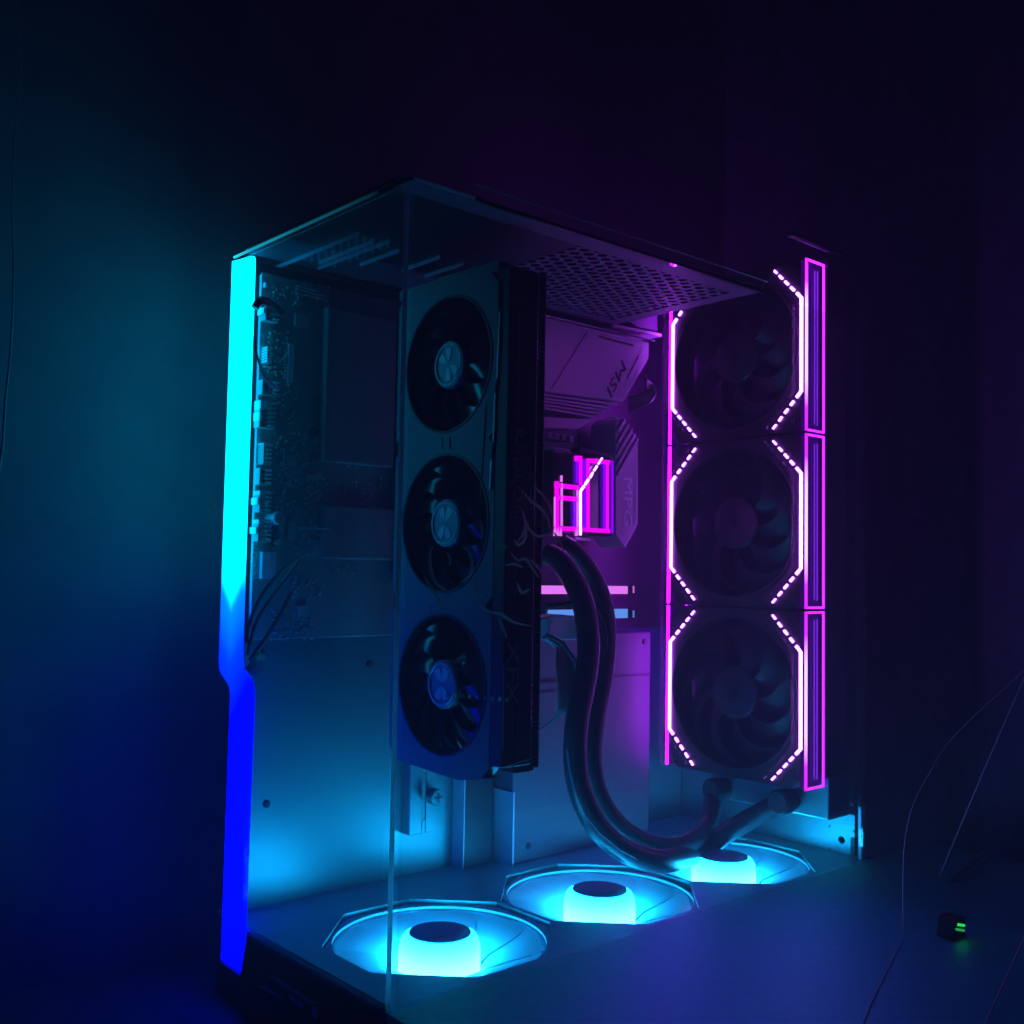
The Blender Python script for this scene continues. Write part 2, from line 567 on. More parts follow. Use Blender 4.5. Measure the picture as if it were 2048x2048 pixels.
# rear wall under the radiator, with holes, and its bright upright
hc = at(1683, 1680, 'X', 467)
n_ = 24
m = MB()
face_ring(m, square_like(hc[1], hc[2], 12, 10, n_), circle_like(hc[1], hc[2], 3.1, n_), 'X', 467, 469)
m.box(467, 469, 8, hc[1] - 12, FZ, 500)
m.box(467, 469, hc[1] + 12, TY, FZ, 500)
m.box(467, 469, hc[1] - 12, hc[1] + 12, FZ, hc[2] - 10)
m.box(467, 469, hc[1] - 12, hc[1] + 12, hc[2] + 10, 500)
m.build('rear_panel', M['tray'], case)
MB().box(463, 470, -0.5, 3.2, 22, 70).build('rear_post', M['alu'], case, bevel=0.8)
MB().box(461, 470, -1, 3.0, 70.3, 476).build('rear_frame', M['satin'], case, bevel=0.8)
a, b = at(1700, 1570, 'X', 455), at(1712, 1630, 'X', 455)
m = MB().box(453, 455, b[1], a[1] + 1, b[2], a[2] + 8).box(449.5, 453, b[1], a[1] + 1, b[2], b[2] + 1.5)
rb = m.build('radiator_bracket', M['tray'], case, bevel=0.4)
MB().lathe([(2.2, 0), (2.2, -1.4), (1.4, -2)], (453, (a[1] + b[1]) / 2, b[2] + 9), 'X', 16).build('screw', M['silver'], rb, smooth=True)
MB().cbox(466.5, 9, 36, 2, 4.5, 14).build('latch', M['dark'], case, bevel=0.6)

# ceiling: honeycomb plate, rails, glass, top frame
m = MB()
pitch = 9.6
R = pitch / math.sqrt(3)
rin = 0.64
x_min, x_max, y_min, y_max = 150, 321, 12, 140
row = 0
x = x_min
while x < x_max - R:
    y = y_min + (pitch / 2 if row % 2 else 0) + pitch / 2
    while y < y_max:
        cell = [(x + R * math.cos(math.radians(60 * k)), y + R * math.sin(math.radians(60 * k))) for k in range(6)]
        hole = [(x + R * rin * math.cos(math.radians(60 * k)), y + R * rin * math.sin(math.radians(60 * k))) for k in range(6)]
        face_ring(m, cell, hole, 'Z', 467, 468.2)
        y += pitch
    x += 1.5 * R
    row += 1
mesh_end = x - 0.5 * R
m.build('honeycomb_mesh', M['case'], case)
m = MB()
m.box(2, 324, 1, y_min + pitch * 0.62, 466.9, 468.4)
m.box(2, 324, y_max - 1, 187, 466.9, 468.4)
MB().box(2, x_min - R * 0.4, y_min + pitch * 0.62 + 0.1, y_max - 1.1, 466.9, 468.4).build('ceiling_plate', M['dark'], case)
m.box(mesh_end - R * 0.6, 324, y_min + pitch * 0.62, y_max - 1, 466.9, 468.4)
m.build('ceiling_panel', M['case'], case)
MB().box(0, 326, 8, 187, 469.2, 470.5).build('top_panel', M['dark'], case)
m = MB().bar(at(1524, 579, 'Y', 1.2), at(1548, 540, 'Y', 1.2), 0.7, 2, (0, 1, 0)).bar(at(1548, 540, 'Y', 1.2), at(1579, 499, 'Y', 1.2), 0.5, 2, (0, 1, 0))
m.build('step_trim', M['alu'], case)
m = MB()
for (u0, v0, u1, v1) in [(550, 540, 715, 470), (746, 487, 640, 530), (798, 505, 726, 535), (780, 485, 640, 541), (880, 518, 806, 545), (925, 531, 850, 556), (950, 541, 880, 565)]:
    p, q = at(u0, v0, 'Z', 464), at(u1, v1, 'Z', 464)
    q = (p[0], q[1], 464)
    MB().bar(p, q, 0.9, 2.6, (0, 0, 1)).build('ceiling_rail', M['alu'], case)
m = MB()
for i in range(5):
    for j in range(16):
        m.cbox(32 + i * 6.2 + (j % 2) * 3, 100 + j * 4.6, 466.4, 1.3, 2.4, 0.8)
m.build('vent_dimple', M['alu'], case, kind='stuff')

# front frame (top) and glass
MB().tube([(-2.6, 197, 465.4), (-2.6, 26, 465.4)], 0.9, 14, 1).build('front_top_edge', M['edgelit'], case, smooth=True)
MB().tube([(-4.4, 178, 461.0), (-4.4, 4, 461.0)], 0.35, 10, 1).build('front_top_trim', M['bead_edge'], case, smooth=True)
MB().tube([(2, -3.0, 466.4), (44, -3.0, 466.4)], 1.0, 14, 1).build('side_top_edge', M['edge'], case, smooth=True)
MB().bar((44.3, -1.0, 466.4), (324, -1.0, 466.4), 1.8, 2, (0, -1, 0)).build('side_top_frame', M['dark'], case)
MB().bar((44.3, -1.0, 475.4), (330, -1.0, 475.4), 0.5, 1.5, (0, -1, 0)).build('side_top_trim', M['alu'], case)
fg = MB().box(-3.2, 0, 4, 155, 28.3, 463.4).build('front_glass', M['glass'], case)
sg = MB().box(4, 460, -3.6, 0, 28.3, 465).build('side_glass', M['glass'], case)
MB().cyl((-1.4, -1.4, 27.0), 'Z', 1.35, 437, 20).build('glass_edge', M['edge'], case, smooth=True)
# rear top frame above the fans
MB().box(360, 470, -2.5, 3, 517.5, 521).build('rear_top_frame', M['dark'], case, bevel=1)
MB().bar(at(1596.8, 480, 'Y', -2.6), at(1656, 504, 'Y', -2.6), 0.9, 0.8, (0, -1, 0)).build('rear_top_trim', M['alu'], case)

# the light strip with its bend
zt = 464.5
L = [(203.5, zt), (203.3, 193), (202.5, 188), (200.5, 184.5), (188, 177.5), (186, 174), (185.3, 169), (186.3, 1.5)]
Rr = [(157.5, 0.6), (155.3, 169), (155.8, 175), (158, 182), (171, 190.5), (172.6, 193.5), (173.1, 197), (173.1, 459.5), (174.5, 462.0)]
m = MB().prism(L + Rr, 'X', -1.2, 1.2)
st = m.build('light_strip', M['strip'], case, bevel=0.5)
MB().box(1.3, 10, 202.6, 204.2, 195, 464).build('strip_wall_fill', M['strip'], case)  # hidden glowing flange added to brighten the wall beside the strip
MB().box(1.3, 10, 184.8, 186.6, 2, 168).build('strip_wall_fill', M['strip'], case)
m = MB()
pl = [(0, y + 0.6, z) for y, z in L]
pr = [(0, y - 0.6, z) for y, z in Rr[::-1]]
m.prism([(204.3, 459), (204.0, 193), (203.3, 188), (201.2, 183.5), (188.9, 176.7), (187, 173.5), (186.2, 168.8), (187.2, -18), (195, -18), (207, 180), (207, 459)], 'X', 10.5, 12)
m.build('strip_rail', M['satin'], case)
MB().prism([(187.3, 0.8), (156.5, 0.0), (156.5, -18), (187.3, -18)], 'X', -3, 3).build('strip_foot', M['satin'], case)
MB().box(12.1, 470, 191.2, 206, -18, 460).build('side_cover', M['case'], case)
MB().box(330, 470, 189.2, 191, 463.2, 505).build('rear_screen', M['dark'], case)
MB().box(4, 470, 0, 190, -19, -16).build('bottom_pan', M['dark'], case)


# ------------------------------------------------------------------ floor fans
def blade_mesh(mb, n, k, r0, r1, z0, z1, sweep, width, steps=6, th=0.8, axis='Z', c=(0, 0, 0), rise=0.0):
    a0 = 2 * math.pi * k / n
    top, bot = [], []
    for i in range(steps + 1):
        t = i / steps
        r = r0 + (r1 - r0) * t
        ac = a0 + sweep * t * t
        wd = width * (0.75 + 0.35 * t)
        for q, zz in ((-0.5, z0), (0.0, (z0 + z1) / 2 + 1.5), (0.5, z1)):
            ang = ac + q * wd
            top.append((r * math.cos(ang), r * math.sin(ang), zz + rise * math.sqrt(t)))
    vs = top + [(x, y, z - th) for x, y, z in top]
    N = len(top)
    fs = []
    for i in range(steps):
        for j in range(2):
            a = i * 3 + j
            fs.append((a, a + 1, a + 4, a + 3))
            fs.append((N + a, N + a + 3, N + a + 4, N + a + 1))
        fs.append((i * 3, i * 3 + 3, N + i * 3 + 3, N + i * 3))
        fs.append((i * 3 + 2, N + i * 3 + 2, N + i * 3 + 5, i * 3 + 5))
    fs.append((0, N, N + 1, 1)); fs.append((1, N + 1, N + 2, 2))
    e = steps * 3
    fs.append((e, e + 1, N + e + 1, N + e)); fs.append((e + 1, e + 2, N + e + 2, N + e + 1))
    if axis == 'X':
        vs = [(-z, x, y) for x, y, z in vs]
    vs = [(x + c[0], y + c[1], z + c[2]) for x, y, z in vs]
    return mb.add(vs, fs)


def floor_fan():
    t = thing('floor_fan', '', 'fan', (0, 0, 0), 'glowing fans set in the case floor')
    m = MB()
    oc = []
    for k in range(48):      # octagon outline met at the same angles as the circle
        a = 2 * math.pi * (k + 0.5) / 48
        c_, s_ = abs(math.cos(a)), abs(math.sin(a))
        r = min(68.8 / max(c_, s_), (68.8 * 2 - 43) / (c_ + s_))
        oc.append((r * math.cos(a), r * math.sin(a)))
    face_ring(m, oc, circle_like(0, 0, 66.2, 48), 'Z', -4.2, -6)
    m.build('corner_plate', M['frost'], t)
    m = MB()
    c0, c1 = circle_like(0, 0, 66.1, 48), circle_like(0, 0, 65, 48)
    face_ring(m, c0, c1, 'Z', -6.5, -26)
    m.build('frame', M['ring'], t, smooth=True)
    m = MB()
    m.lathe([(24.2, -27), (25.4, -22), (25.4, -10), (24.6, -4.5), (22.6, -1.2), (19.8, 0.2)], (0, 0, 0), 'Z', 48)
    m.build('hub', M['hub'], t, smooth=True)
    m = MB().lathe([(19.4, -0.3), (19.4, 0.9), (18.8, 1.1)], (0, 0, 0), 'Z', 48)
    m.build('hub_cap', M['capm'], t, smooth=True)
    base = None
    for k in range(9):
        if base is None:
            base = blade_mesh(MB(), 9, 0, 25.8, 65.2, -22.0, -24.0, 0.35, 0.86, rise=15.0).build('blade', M['frost'], t, smooth=True)
        else:
            b = base.copy(); COL.objects.link(b); b.parent = t
            b.rotation_euler = (0, 0, 2 * math.pi * k / 9)
    for k in range(3):
        a = math.radians(30 + 120 * k)
        MB().bar((24 * math.cos(a), 24 * math.sin(a), -27), (68 * math.cos(a), 68 * math.sin(a), -29), 5, 2, (0, 0, 1)).build('strut', M['frost'], t)
    return t


f0 = floor_fan()
f0.location = ((FX[0] - 4) * S, (FY - 5) * S, (FZ + 2.7) * S)
f0['label'] = 'floor fan with glowing cyan hub nearest the glass corner'
for k, lab in ((1, 'middle floor fan with glowing cyan hub, below the hanging hoses'), (2, 'farthest floor fan with glowing cyan hub, half hidden by the hose bend')):
    c = copy_tree(f0)
    c.location = ((FX[k] - 4) * S, (FY - 5) * S, (FZ + 2.7) * S)
    c.rotation_euler = (0, 0, 0.5 * k)
    c['label'] = lab

# ------------------------------------------------------------------ rear wall fans (column of three)
XR = 391.0
HS = 70.0


def rear_fan():
    # local: face at x = 0 looking to -x, centre at 0,0 ; body goes to x = +27
    t = thing('rear_fan', '', 'fan', (0, 0, 0), 'lit fans stacked on the radiator')
    m = MB()
    face_ring(m, square_like(0, 0, HS - 4.5, HS - 0.8, 48), circle_like(0, 0, 62.5, 48), 'X', 0.6, 26)
    m.build('frame', M['dark'], t, smooth=True)
    m = MB()
    face_ring(m, circle_like(0, 0, 63.0, 48), circle_like(0, 0, 61.6, 48), 'X', -0.4, 3)
    m.build('inner_ring', M['satin'], t, smooth=True)
    # hub and blades
    m = MB().lathe([(21.5, 12), (22, 4), (21, 2.6), (19, 2.2)], (0, 0, 0), 'X', 40)
    hb = m.build('hub', M['satin'], t, smooth=True)
    MB().lathe([(5.2, 2.3), (5.2, 1.5), (3.4, 1.5), (3.4, 2.2)], (0, 0, 0), 'X', 24).build('hub_ring', M['fin'], hb, smooth=True)
    MB().lathe([(1.8, 2.3), (1.8, 1.2)], (0, 0, 0), 'X', 16).build('hub_pin', M['fin'], hb, smooth=True)
    base = None
    for k in range(9):
        if base is None:
            base = blade_mesh(MB(), 9, 0, 21.5, 60.5, -4, -18, -0.75, 0.66, steps=8, axis='X').build('blade', M['dark'], t, smooth=True)
        else:
            b = base.copy(); COL.objects.link(b); b.parent = t
            b.rotation_euler = (2 * math.pi * k / 9, 0, 0)
    # white light lines on the face
    for sy in (-1, 1):
        y = sy * 65.6
        MB().cbox(-0.3, y, 0, 2.0, 2.1, 76).build('light_bar', M['line'], t, bevel=0.3)
        for sz in (-1, 1):
            p0, p1 = Vector((0, y, sz * 37.5)), Vector((0, sy * 38.2, sz * 66.4))
            for k in range(5):
                a0 = 0.0 if k == 0 else k / 5 + 0.042
                a1 = (k + 1) / 5 - 0.042
                q0, q1 = p0.lerp(p1, a0), p0.lerp(p1, a1)
                MB().bar(q0 + Vector((-1.2, 0, 0)), q1 + Vector((-1.2, 0, 0)), (2.1, 2.0, 1.8, 1.7, 1.4)[k], 1.6, (1, 0, 0)).build(
                    'light_dash', M['line' if k < 1 else 'dash'], t, bevel=0.3)
            sc_ = MB().lathe([(2.6, 0.5), (2.6, -0.5), (1.9, -0.9)], (0, sy * 60.5, sz * 61.5), 'X', 16).build('screw', M['fin'], t, smooth=True)
            MB().cbox(-1.0, sy * 60.5, sz * 61.5, 0.4, 2.6, 0.6).cbox(-1.02, sy * 60.5, sz * 61.5, 0.4, 0.6, 2.6).build('cross_slot', M['dark'], sc_)
    # infinity panes on both long sides
    for sy in (-1, 1):
        yo = sy * HS
        yi = sy * (HS - 4.4)
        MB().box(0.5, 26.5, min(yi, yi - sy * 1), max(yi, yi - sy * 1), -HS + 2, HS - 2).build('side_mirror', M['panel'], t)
        m = MB()
        yj = sy * (HS - 1.6)
        m.box(25.0, 26.6, min(yo, yj), max(yo, yj), -HS + 1, HS - 1)
        if sy < 0:
            m.box(2.6, 25.0, min(yo, yj), max(yo, yj), HS - 2.8, HS - 1)
            m.box(2.6, 25.0, min(yo, yj), max(yo, yj), -HS + 1, -HS + 2.8)
        m.build('side_outline', M['magenta' if sy < 0 else 'magenta_far'], t, bevel=0.4)
        yi = sy * (HS - 1.4)
        m = MB().box(-0.2, 2.6, min(yo, yi), max(yo, yi), -HS + 1, HS - 1)
        m.build('side_front_light', M['sideline' if sy < 0 else 'magenta_far'], t, bevel=0.4)
        for k, (xx, mt) in enumerate([(21.0, 'violet'), (17.0, 'violet'), (13.0, 'violet2')]):  # mirror reflections of the lit outline, built as glowing bars
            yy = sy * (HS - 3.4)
            MB().cbox(xx, yy, 0, 0.9 if k < 3 else 0.7, 0.8, 2 * HS - 14 - 2 * k).build('reflected_line', M[mt], t)
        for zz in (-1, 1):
            MB().cbox(14.5, sy * (HS - 3.4), zz * (HS - 7), 13.5, 0.8, 0.9).build('reflected_cross_line', M['violet2'], t)
    return t


M['sideline'] = emit_ramp('side_line_light', [(0.0, (0.5, 0.01, 0.9)), (0.14, (0.5, 0.02, 1.0)), (0.3, (0.7, 0.42, 1.2)), (0.7, (0.7, 0.42, 1.2)), (0.86, (0.5, 0.02, 1.0)), (1.0, (0.5, 0.01, 0.9))], -70, 70, 3.0 * PANE)
r0 = rear_fan()
r0.location = (XR * S, 75 * S, 439.4 * S)
r0['label'] = 'topmost of the three fans with white dashed light lines, partly behind the ceiling mesh'
for k, lab in ((1, 'middle of the three stacked fans with white dashed light lines'), (2, 'lowest of the three stacked fans with white dashed light lines, above the hose fittings')):
    c = copy_tree(r0)
    c.location = (XR * S, 75 * S, (439.4 - 140 * k) * S)
    c['label'] = lab
MB_ = None

# ------------------------------------------------------------------ liquid cooler: radiator, hoses, pump
lc_ = thing('liquid_cooler', 'liquid cooler with glowing magenta pump block, thick black hoses and tall radiator', 'cooler')
MB().box(419, 449, 5, 146, 98, 505).build('radiator_core', M['fin'], lc_)
MB().box(418.5, 449.5, 2, 147, 64.5, 97.5).build('radiator_tank', M['tray'], lc_, bevel=1.5)
MB().box(418.5, 449.5, 2, 147, 505.5, 515).build('radiator_tank', M['satin'], lc_, bevel=1.5)
# hoses
HY = 60


def path(pts):
    return [at(u, v, 'Y', y) for u, v, y in pts]


h1 = path([(1092, 1108, 118), (1118, 1120, 108), (1146, 1160, 98), (1168, 1215, 90), (1177, 1290, 84), (1170, 1360, 78), (1154, 1440, 72), (1150, 1520, 68),
           (1163, 1590, 62), (1200, 1660, 56), (1262, 1708, 52), (1330, 1722, 52)])
e1 = [at(1398, 1702, 'X', 372), at(1455, 1665, 'X', 392), at(1510, 1632, 'X', 408), at(1562, 1606, 'X', 418)]
h1 = h1 + [e1[0], e1[1], e1[2], e1[3]]
MB().tube(h1, 8.4, 18, 6).build('hose', M['rubber'], lc_, smooth=True)
h2 = path([(1120, 1085, 122), (1152, 1108, 116), (1188, 1160, 110), (1208, 1220, 104), (1212, 1290, 98), (1203, 1370, 92), (1188, 1450, 86), (1183, 1520, 82), (1196, 1590, 78), (1240, 1655, 74), (1310, 1692, 74), (1370, 1690, 80)])
h2 = h2 + [at(1412, 1655, 'X', 385), at(1424, 1610, 'X', 400), at(1432, 1582, 'X', 416)]
MB().tube(h2, 7.8, 18, 6).build('hose', M['rubber'], lc_, smooth=True)
for (u, v) in ((1566, 1603), (1432, 1580)):
    p = at(u, v, 'X', 408)
    MB().lathe([(8.5, -8), (10.2, -6), (10.2, 4), (9.2, 5), (9.2, 11)], p, 'X', 28).build('hose_fitting', M['satin'], lc_, smooth=True)
# sleeve seam dots (braid stitches)
m = MB()
P = [Vector(p) for p in path([(1134, 1500, 60), (1140, 1545, 57), (1152, 1590, 54), (1170, 1630, 51), (1200, 1668, 48), (1240, 1700, 45), (1275, 1719, 43)])]
for i in range(len(P) - 1):
    for k in range(9):
        q = P[i].lerp(P[i + 1], k / 9)
        m.cbox(q.x, q.y, q.z, 1.1, 0.8, 1.0)
m.build('braid_stitch', M['alu'], lc_, kind='stuff')

# pump block: square cap with mirrored light frames
pb = MB().box(226, 295, 121, 172, 285, 349).build('pump_block', M['gloss'], lc_, bevel=2)
PY = 120.6


def pfr(u0, v0, u1, v1, wpx, mt, name='pump_light_and_reflection', y=PY):
    p, q = at(u0, v0, 'Y', y), at(u1, v1, 'Y', y)
    return MB().bar(p, q, wpx * 0.5, 1.2, (0, -1, 0)).build(name, M[mt], pb)


k_ = 7.728
def pc(x, y): return 1050 + x / k_, 850 + y / k_
def pl_(x0, y0, x1, y1, w_, mt, yy=PY):
    a, b = pc(x0, y0), pc(x1, y1)
    return pfr(a[0], a[1], b[0], b[1], w_ / k_, mt, y=yy)
pl_(485, 870, 485, 1600, 60, 'pumpm'); pl_(445, 1600, 830, 1610, 55, 'pumpm'); pl_(460, 1120, 830, 1150, 55, 'pumpm'); pl_(450, 930, 820, 970, 55, 'pumpm')
pl_(760, 520, 870, 525, 70, 'pumpm'); pl_(852, 560, 852, 930, 40, 'pumpm'); pl_(800, 560, 800, 900, 40, 'pumpv'); pl_(752, 560, 752, 900, 30, 'pumpd')
pl_(905, 530, 905, 1640, 55, 'pumpv'); pl_(965, 520, 965, 1640, 45, 'pumpm'); pl_(950, 550, 1300, 580, 55, 'pumpm'); pl_(880, 1615, 1300, 1640, 50, 'pumpm')
pl_(1340, 560, 1340, 1670, 35, 'pumpv'); pl_(1265, 600, 1265, 1620, 40, 'pumpm'); pl_(1215, 600, 1215, 1600, 30, 'pumpv'); pl_(1170, 600, 1170, 1590, 25, 'pumpd')
pl_(558, 900, 558, 1560, 22, 'pinkbar'); pl_(800, 1010, 800, 1690, 16, 'pinkbar'); pl_(760, 1180, 760, 1570, 40, 'pumpv'); pl_(715, 1180, 715, 1570, 30, 'pumpd')
pl_(450, 1110, 450, 1600, 10, 'pinkbar'); pl_(555, 780, 555, 880, 24, 'pinkbar')
for k, (x0, y0, x1, y1) in enumerate([(848, 1700, 848, 1020), (852, 1020, 905, 945), (920, 920, 975, 840), (995, 815, 1040, 735), (1058, 708, 1106, 632), (1125, 605, 1182, 510)]):
    pl_(x0, y0, x1, y1, (24, 26, 26, 20, 18, 12)[k], 'line', 118.8)  # fan light dashes reflected in the block, drawn as glowing bars
m = MB()
for x in (468, 510, 558, 800):
    p = at(*pc(x, 1650), 'Y', 119)
    m.prism([(p[0] - 1.0, p[2] - 3.2), (p[0] + 1.0, p[2] - 3.2), (p[0], p[2] + 3)], 'Y', 118.6, 120.4)
m.build('pump_light_tip', M['pinkbar'], pb)
m = MB()
for (x0, x1, y0, y1) in ((470, 540, 370, 460), (470, 540, 490, 582), (560, 630, 375, 592)):
    a, b = at(*pc(x0, y0), 'Y', 128), at(*pc(x1, y1), 'Y', 128)
    m.box(a[0], b[0], 127.4, 128, b[2], a[2])
m.build('logo_tile', M['print_'], pb)
a, b = at(*pc(440, 340), 'Y', 128), at(*pc(650, 640), 'Y', 128)
MB().box(a[0], b[0] + 4, 128.2, 150, b[2], a[2]).build('logo_block', M['alu'], pb, bevel=0.6)
MB().bar(at(*pc(845, 375), 'Y', 126), at(*pc(1350, 480), 'Y', 126), 3.2, 30, (0, 1, 0)).build('pump_top_edge', M['gloss'], pb)
MB().bar(at(*pc(780, 1755), 'Y', 122), at(*pc(1025, 1775), 'Y', 122), 2.2, 4, (0, 1, 0)).build('pump_lip', M['alu'], pb, bevel=0.5)

# ------------------------------------------------------------------ motherboard
BY = 185.0        # board face
mbd = thing('motherboard', 'black motherboard mounted sideways with finned heatsinks, headers and chips', 'motherboard')
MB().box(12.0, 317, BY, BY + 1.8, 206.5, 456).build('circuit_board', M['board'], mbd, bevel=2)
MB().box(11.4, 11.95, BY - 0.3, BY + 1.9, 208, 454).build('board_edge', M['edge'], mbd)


def bx(u0, v0, u1, v1, depth, m_, name, proud=0.0, parent=None, bevel=0.0, label=None):
    """box standing depth mm off the board whose front face covers the pixel rectangle"""
    y = BY - depth
    a, b = at(u0, v0, 'Y', y), at(u1, v1, 'Y', y)
    zz = sorted((a[2], b[2])); xx = sorted((a[0], b[0]))
    return MB().box(xx[0], xx[1], y, BY - 0.05, zz[0], zz[1]).build(name, m_, parent or mbd, bevel=bevel, label=label)


def c3(x, y): return 450 + x / 5.52, 500 + y / 5.52
def c4(x, y): return 450 + x / 5.52, 850 + y / 5.52


# headers along the front edge
for cc, x0, y0, x1, y1, np_ in ((c3, 452, 620, 600, 800, 3), (c3, 470, 1060, 520, 1250, 6), (c3, 415, 1425, 600, 1615, 4), (c3, 388, 1655, 555, 1975, 6),
                                (c4, 430, 195, 520, 440, 5), (c4, 385, 470, 515, 665, 4), (c4, 385, 722, 520, 970, 5), (c4, 370, 1040, 515, 1290, 5)):
    a, b = cc(x0, y0), cc(x1, y1)
    y = BY - 8
    p, q = at(*a, 'Y', y), at(*b, 'Y', y)
    xl, xr, zb, zt_ = p[0], q[0], q[2], p[2]
    m = MB()   # open shroud: four thin walls
    m.box(xl, xl + 0.8, y, BY, zb, zt_).box(xl + 0.8, xr, y, BY, zb, zb + 0.8).box(xl + 0.8, xr, y, BY, zt_ - 0.8, zt_).box(xl + 0.8, xr, BY - 1, BY - 0.1, zb + 0.8, zt_ - 0.8)
    hd = m.build('pin_header', M['plug'], mbd)
    m = MB()
    for k in range(np_):
        zz = zb + (k + 0.5) * (zt_ - zb) / np_
        for xx in (xr - 1.5, xr - 4.2):
            m.cbox(xx, BY - 5.5, zz, 0.9, 8, 0.9)
    m.build('pins', M['pin'], hd)
# white tabs and stickers
for cc, x0, y0, x1, y1, d in ((c3, 430, 630, 460, 705, 9), (c3, 395, 1655, 475, 1765, 9), (c3, 385, 1785, 415, 1880, 9), (c4, 360, 800, 385, 878, 9),
                              (c4, 385, 725, 440, 775, 9), (c4, 345, 1125, 372, 1200, 9), (c4, 372, 1045, 430, 1095, 9), (c4, 430, 195, 490, 215, 9), (c3, 445, 355, 468, 412, 3)):
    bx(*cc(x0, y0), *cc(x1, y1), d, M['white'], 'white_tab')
bx(*c3(708, 1028), *c3(752, 1465), 2, M['white'], 'slot_label')
bx(*c4(415, 1400), *c4(560, 1700), 4, M['alu'], 'chipset_corner')
# electrolytic capacitor lying towards the viewer and round screw heads
for cc, x, y, r, h, nm, mt in ((c4, 600, 1028, 4.6, 12, 'capacitor', 'alu'), (c4, 595, 1295, 3.2, 6, 'capacitor', 'gloss')):
    p = at(*cc(x, y), 'Y', BY - h)
    cp = MB().lathe([(r, 0), (r, -h + 1), (r - 0.6, -h)], (p[0], BY, p[2]), 'Y', 24).build(nm, M[mt], mbd, smooth=True)
    MB().lathe([(r - 0.7, -h - 0.02), (r - 0.9, -h - 0.3)], (p[0], BY, p[2]), 'Y', 20).build('capacitor_top', M['chip'], cp)
for cc, x, y in ((c3, 1030, 1675), (c4, 1012, 75), (c4, 1003, 375)):
    p = at(*cc(x, y), 'Y', BY - 4)
    MB().lathe([(3.4, 0), (3.4, -3), (2.7, -4), (2.2, -4), (2.0, -3)], (p[0], BY, p[2]), 'Y', 24).build('screw', M['fin'], mbd, smooth=True)
# chips
for cc, x0, y0, x1, y1 in ((c4, 690, 320, 800, 455), (c4, 900, 540, 1045, 612), (c4, 985, 1270, 1055, 1430), (c4, 590, 1110, 640, 1170), (c4, 700, 1060, 780, 1260),
                           (c3, 780, 700, 930, 860), (c3, 780, 560, 830, 610), (c3, 570, 680, 600, 730)):
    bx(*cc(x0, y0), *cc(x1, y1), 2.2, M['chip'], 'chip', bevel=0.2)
c7 = lambda x, y: (450 + x / 7.728, 1150 + y / 7.728)
bx(*c7(1145, 480), *c7(1275, 640), 3, M['chip'], 'chip', bevel=0.2)
# many tiny parts and solder pins
m1, m2 = MB(), MB()
zones = [(c3, 520, 380, 1150, 640, 70), (c3, 560, 900, 700, 1500, 60), (c3, 530, 1500, 800, 1920, 70), (c4, 540, 80, 900, 560, 110), (c4, 740, 560, 1100, 1000, 50),
         (c4, 1200, 900, 1500, 1120, 30), (c4, 740, 1060, 1150, 1460, 70), (c4, 740, 1680, 1080, 1930, 60), (c7, 700, 440, 1350, 1010, 90), (c4, 1440, 580, 1720, 940, 40), (c3, 1100, 700, 1560, 1700, 60), (c4, 900, 100, 1500, 900, 90), (c4, 1100, 1150, 1500, 1700, 50), (c3, 470, 900, 560, 1420, 40), (c4, 530, 560, 740, 1060, 50)]
for cc, x0, y0, x1, y1, nn in zones:
    for _ in range(nn):
        p = at(*cc(random.uniform(x0, x1), random.uniform(y0, y1)), 'Y', BY)
        a, b = random.choice([(1.6, 0.8), (0.8, 1.6), (1.0, 1.0), (2.4, 1.2), (1.2, 3.0), (0.6, 0.6)])
        mm_ = m2 if random.random() < 0.35 else m1
        if mm_ is m2: a, b = min(a, 1.1), min(b, 1.2)
        hgt = random.uniform(0.4, 1.6)
        mm_.box(p[0] - a / 2, p[0] + a / 2, BY - hgt, BY - 0.02, p[2] - b / 2, p[2] + b / 2)
for (cc, x0, y0, x1, y1, nn) in ((c3, 790, 430, 1090, 510, 12), (c3, 795, 400, 1020, 455, 9), (c3, 790, 480, 1080, 545, 10), (c3, 663, 1120, 660, 1410, 9), (c4, 1277, 5, 1275, 115, 4), (c3, 1290, 1500, 1280, 1920, 10),
                                 (c4, 650, 270, 645, 490, 10), (c4, 1270, 1098, 1340, 1104, 5), (c4, 1380, 1040, 1470, 1052, 6), (c3, 437, 1285, 503, 1292, 4)):
    for k in range(nn):
        t = k / (nn - 1)
        p = at(*cc(x0 + (x1 - x0) * t, y0 + (y1 - y0) * t), 'Y', BY - 1)
        m2.cbox(p[0], BY - 1, p[2], 0.8, 2, 0.8)
m1.build('small_components', M['chip'], mbd, kind='stuff')
m2.build('solder_points', M['pin'], mbd, kind='stuff')
# slots: long bars standing on the board
for x0, x1, z0, z1 in ((128, 134, 245, 430), (150, 156, 300, 430)):
    MB().box(x0, x1, BY - 11, BY - 0.1, z0, z1).build('expansion_slot', M['plug'], mbd, bevel=0.4)
MB().bar(at(*c4(818, 1135), 'Y', BY - 6), at(*c4(1150, 1150), 'Y', BY - 6), 1.4, 1, (0, -1, 0)).build('drive_socket', M['alu'], mbd)
MB().box(60, 120, BY - 7, BY - 0.2, 330, 440).build('chipset_heatsink', M['board'], mbd, bevel=1.5)
MB().box(62, 140, BY - 6, BY - 0.2, 262, 300).build('drive_heatsink', M['board'], mbd, bevel=1.5)
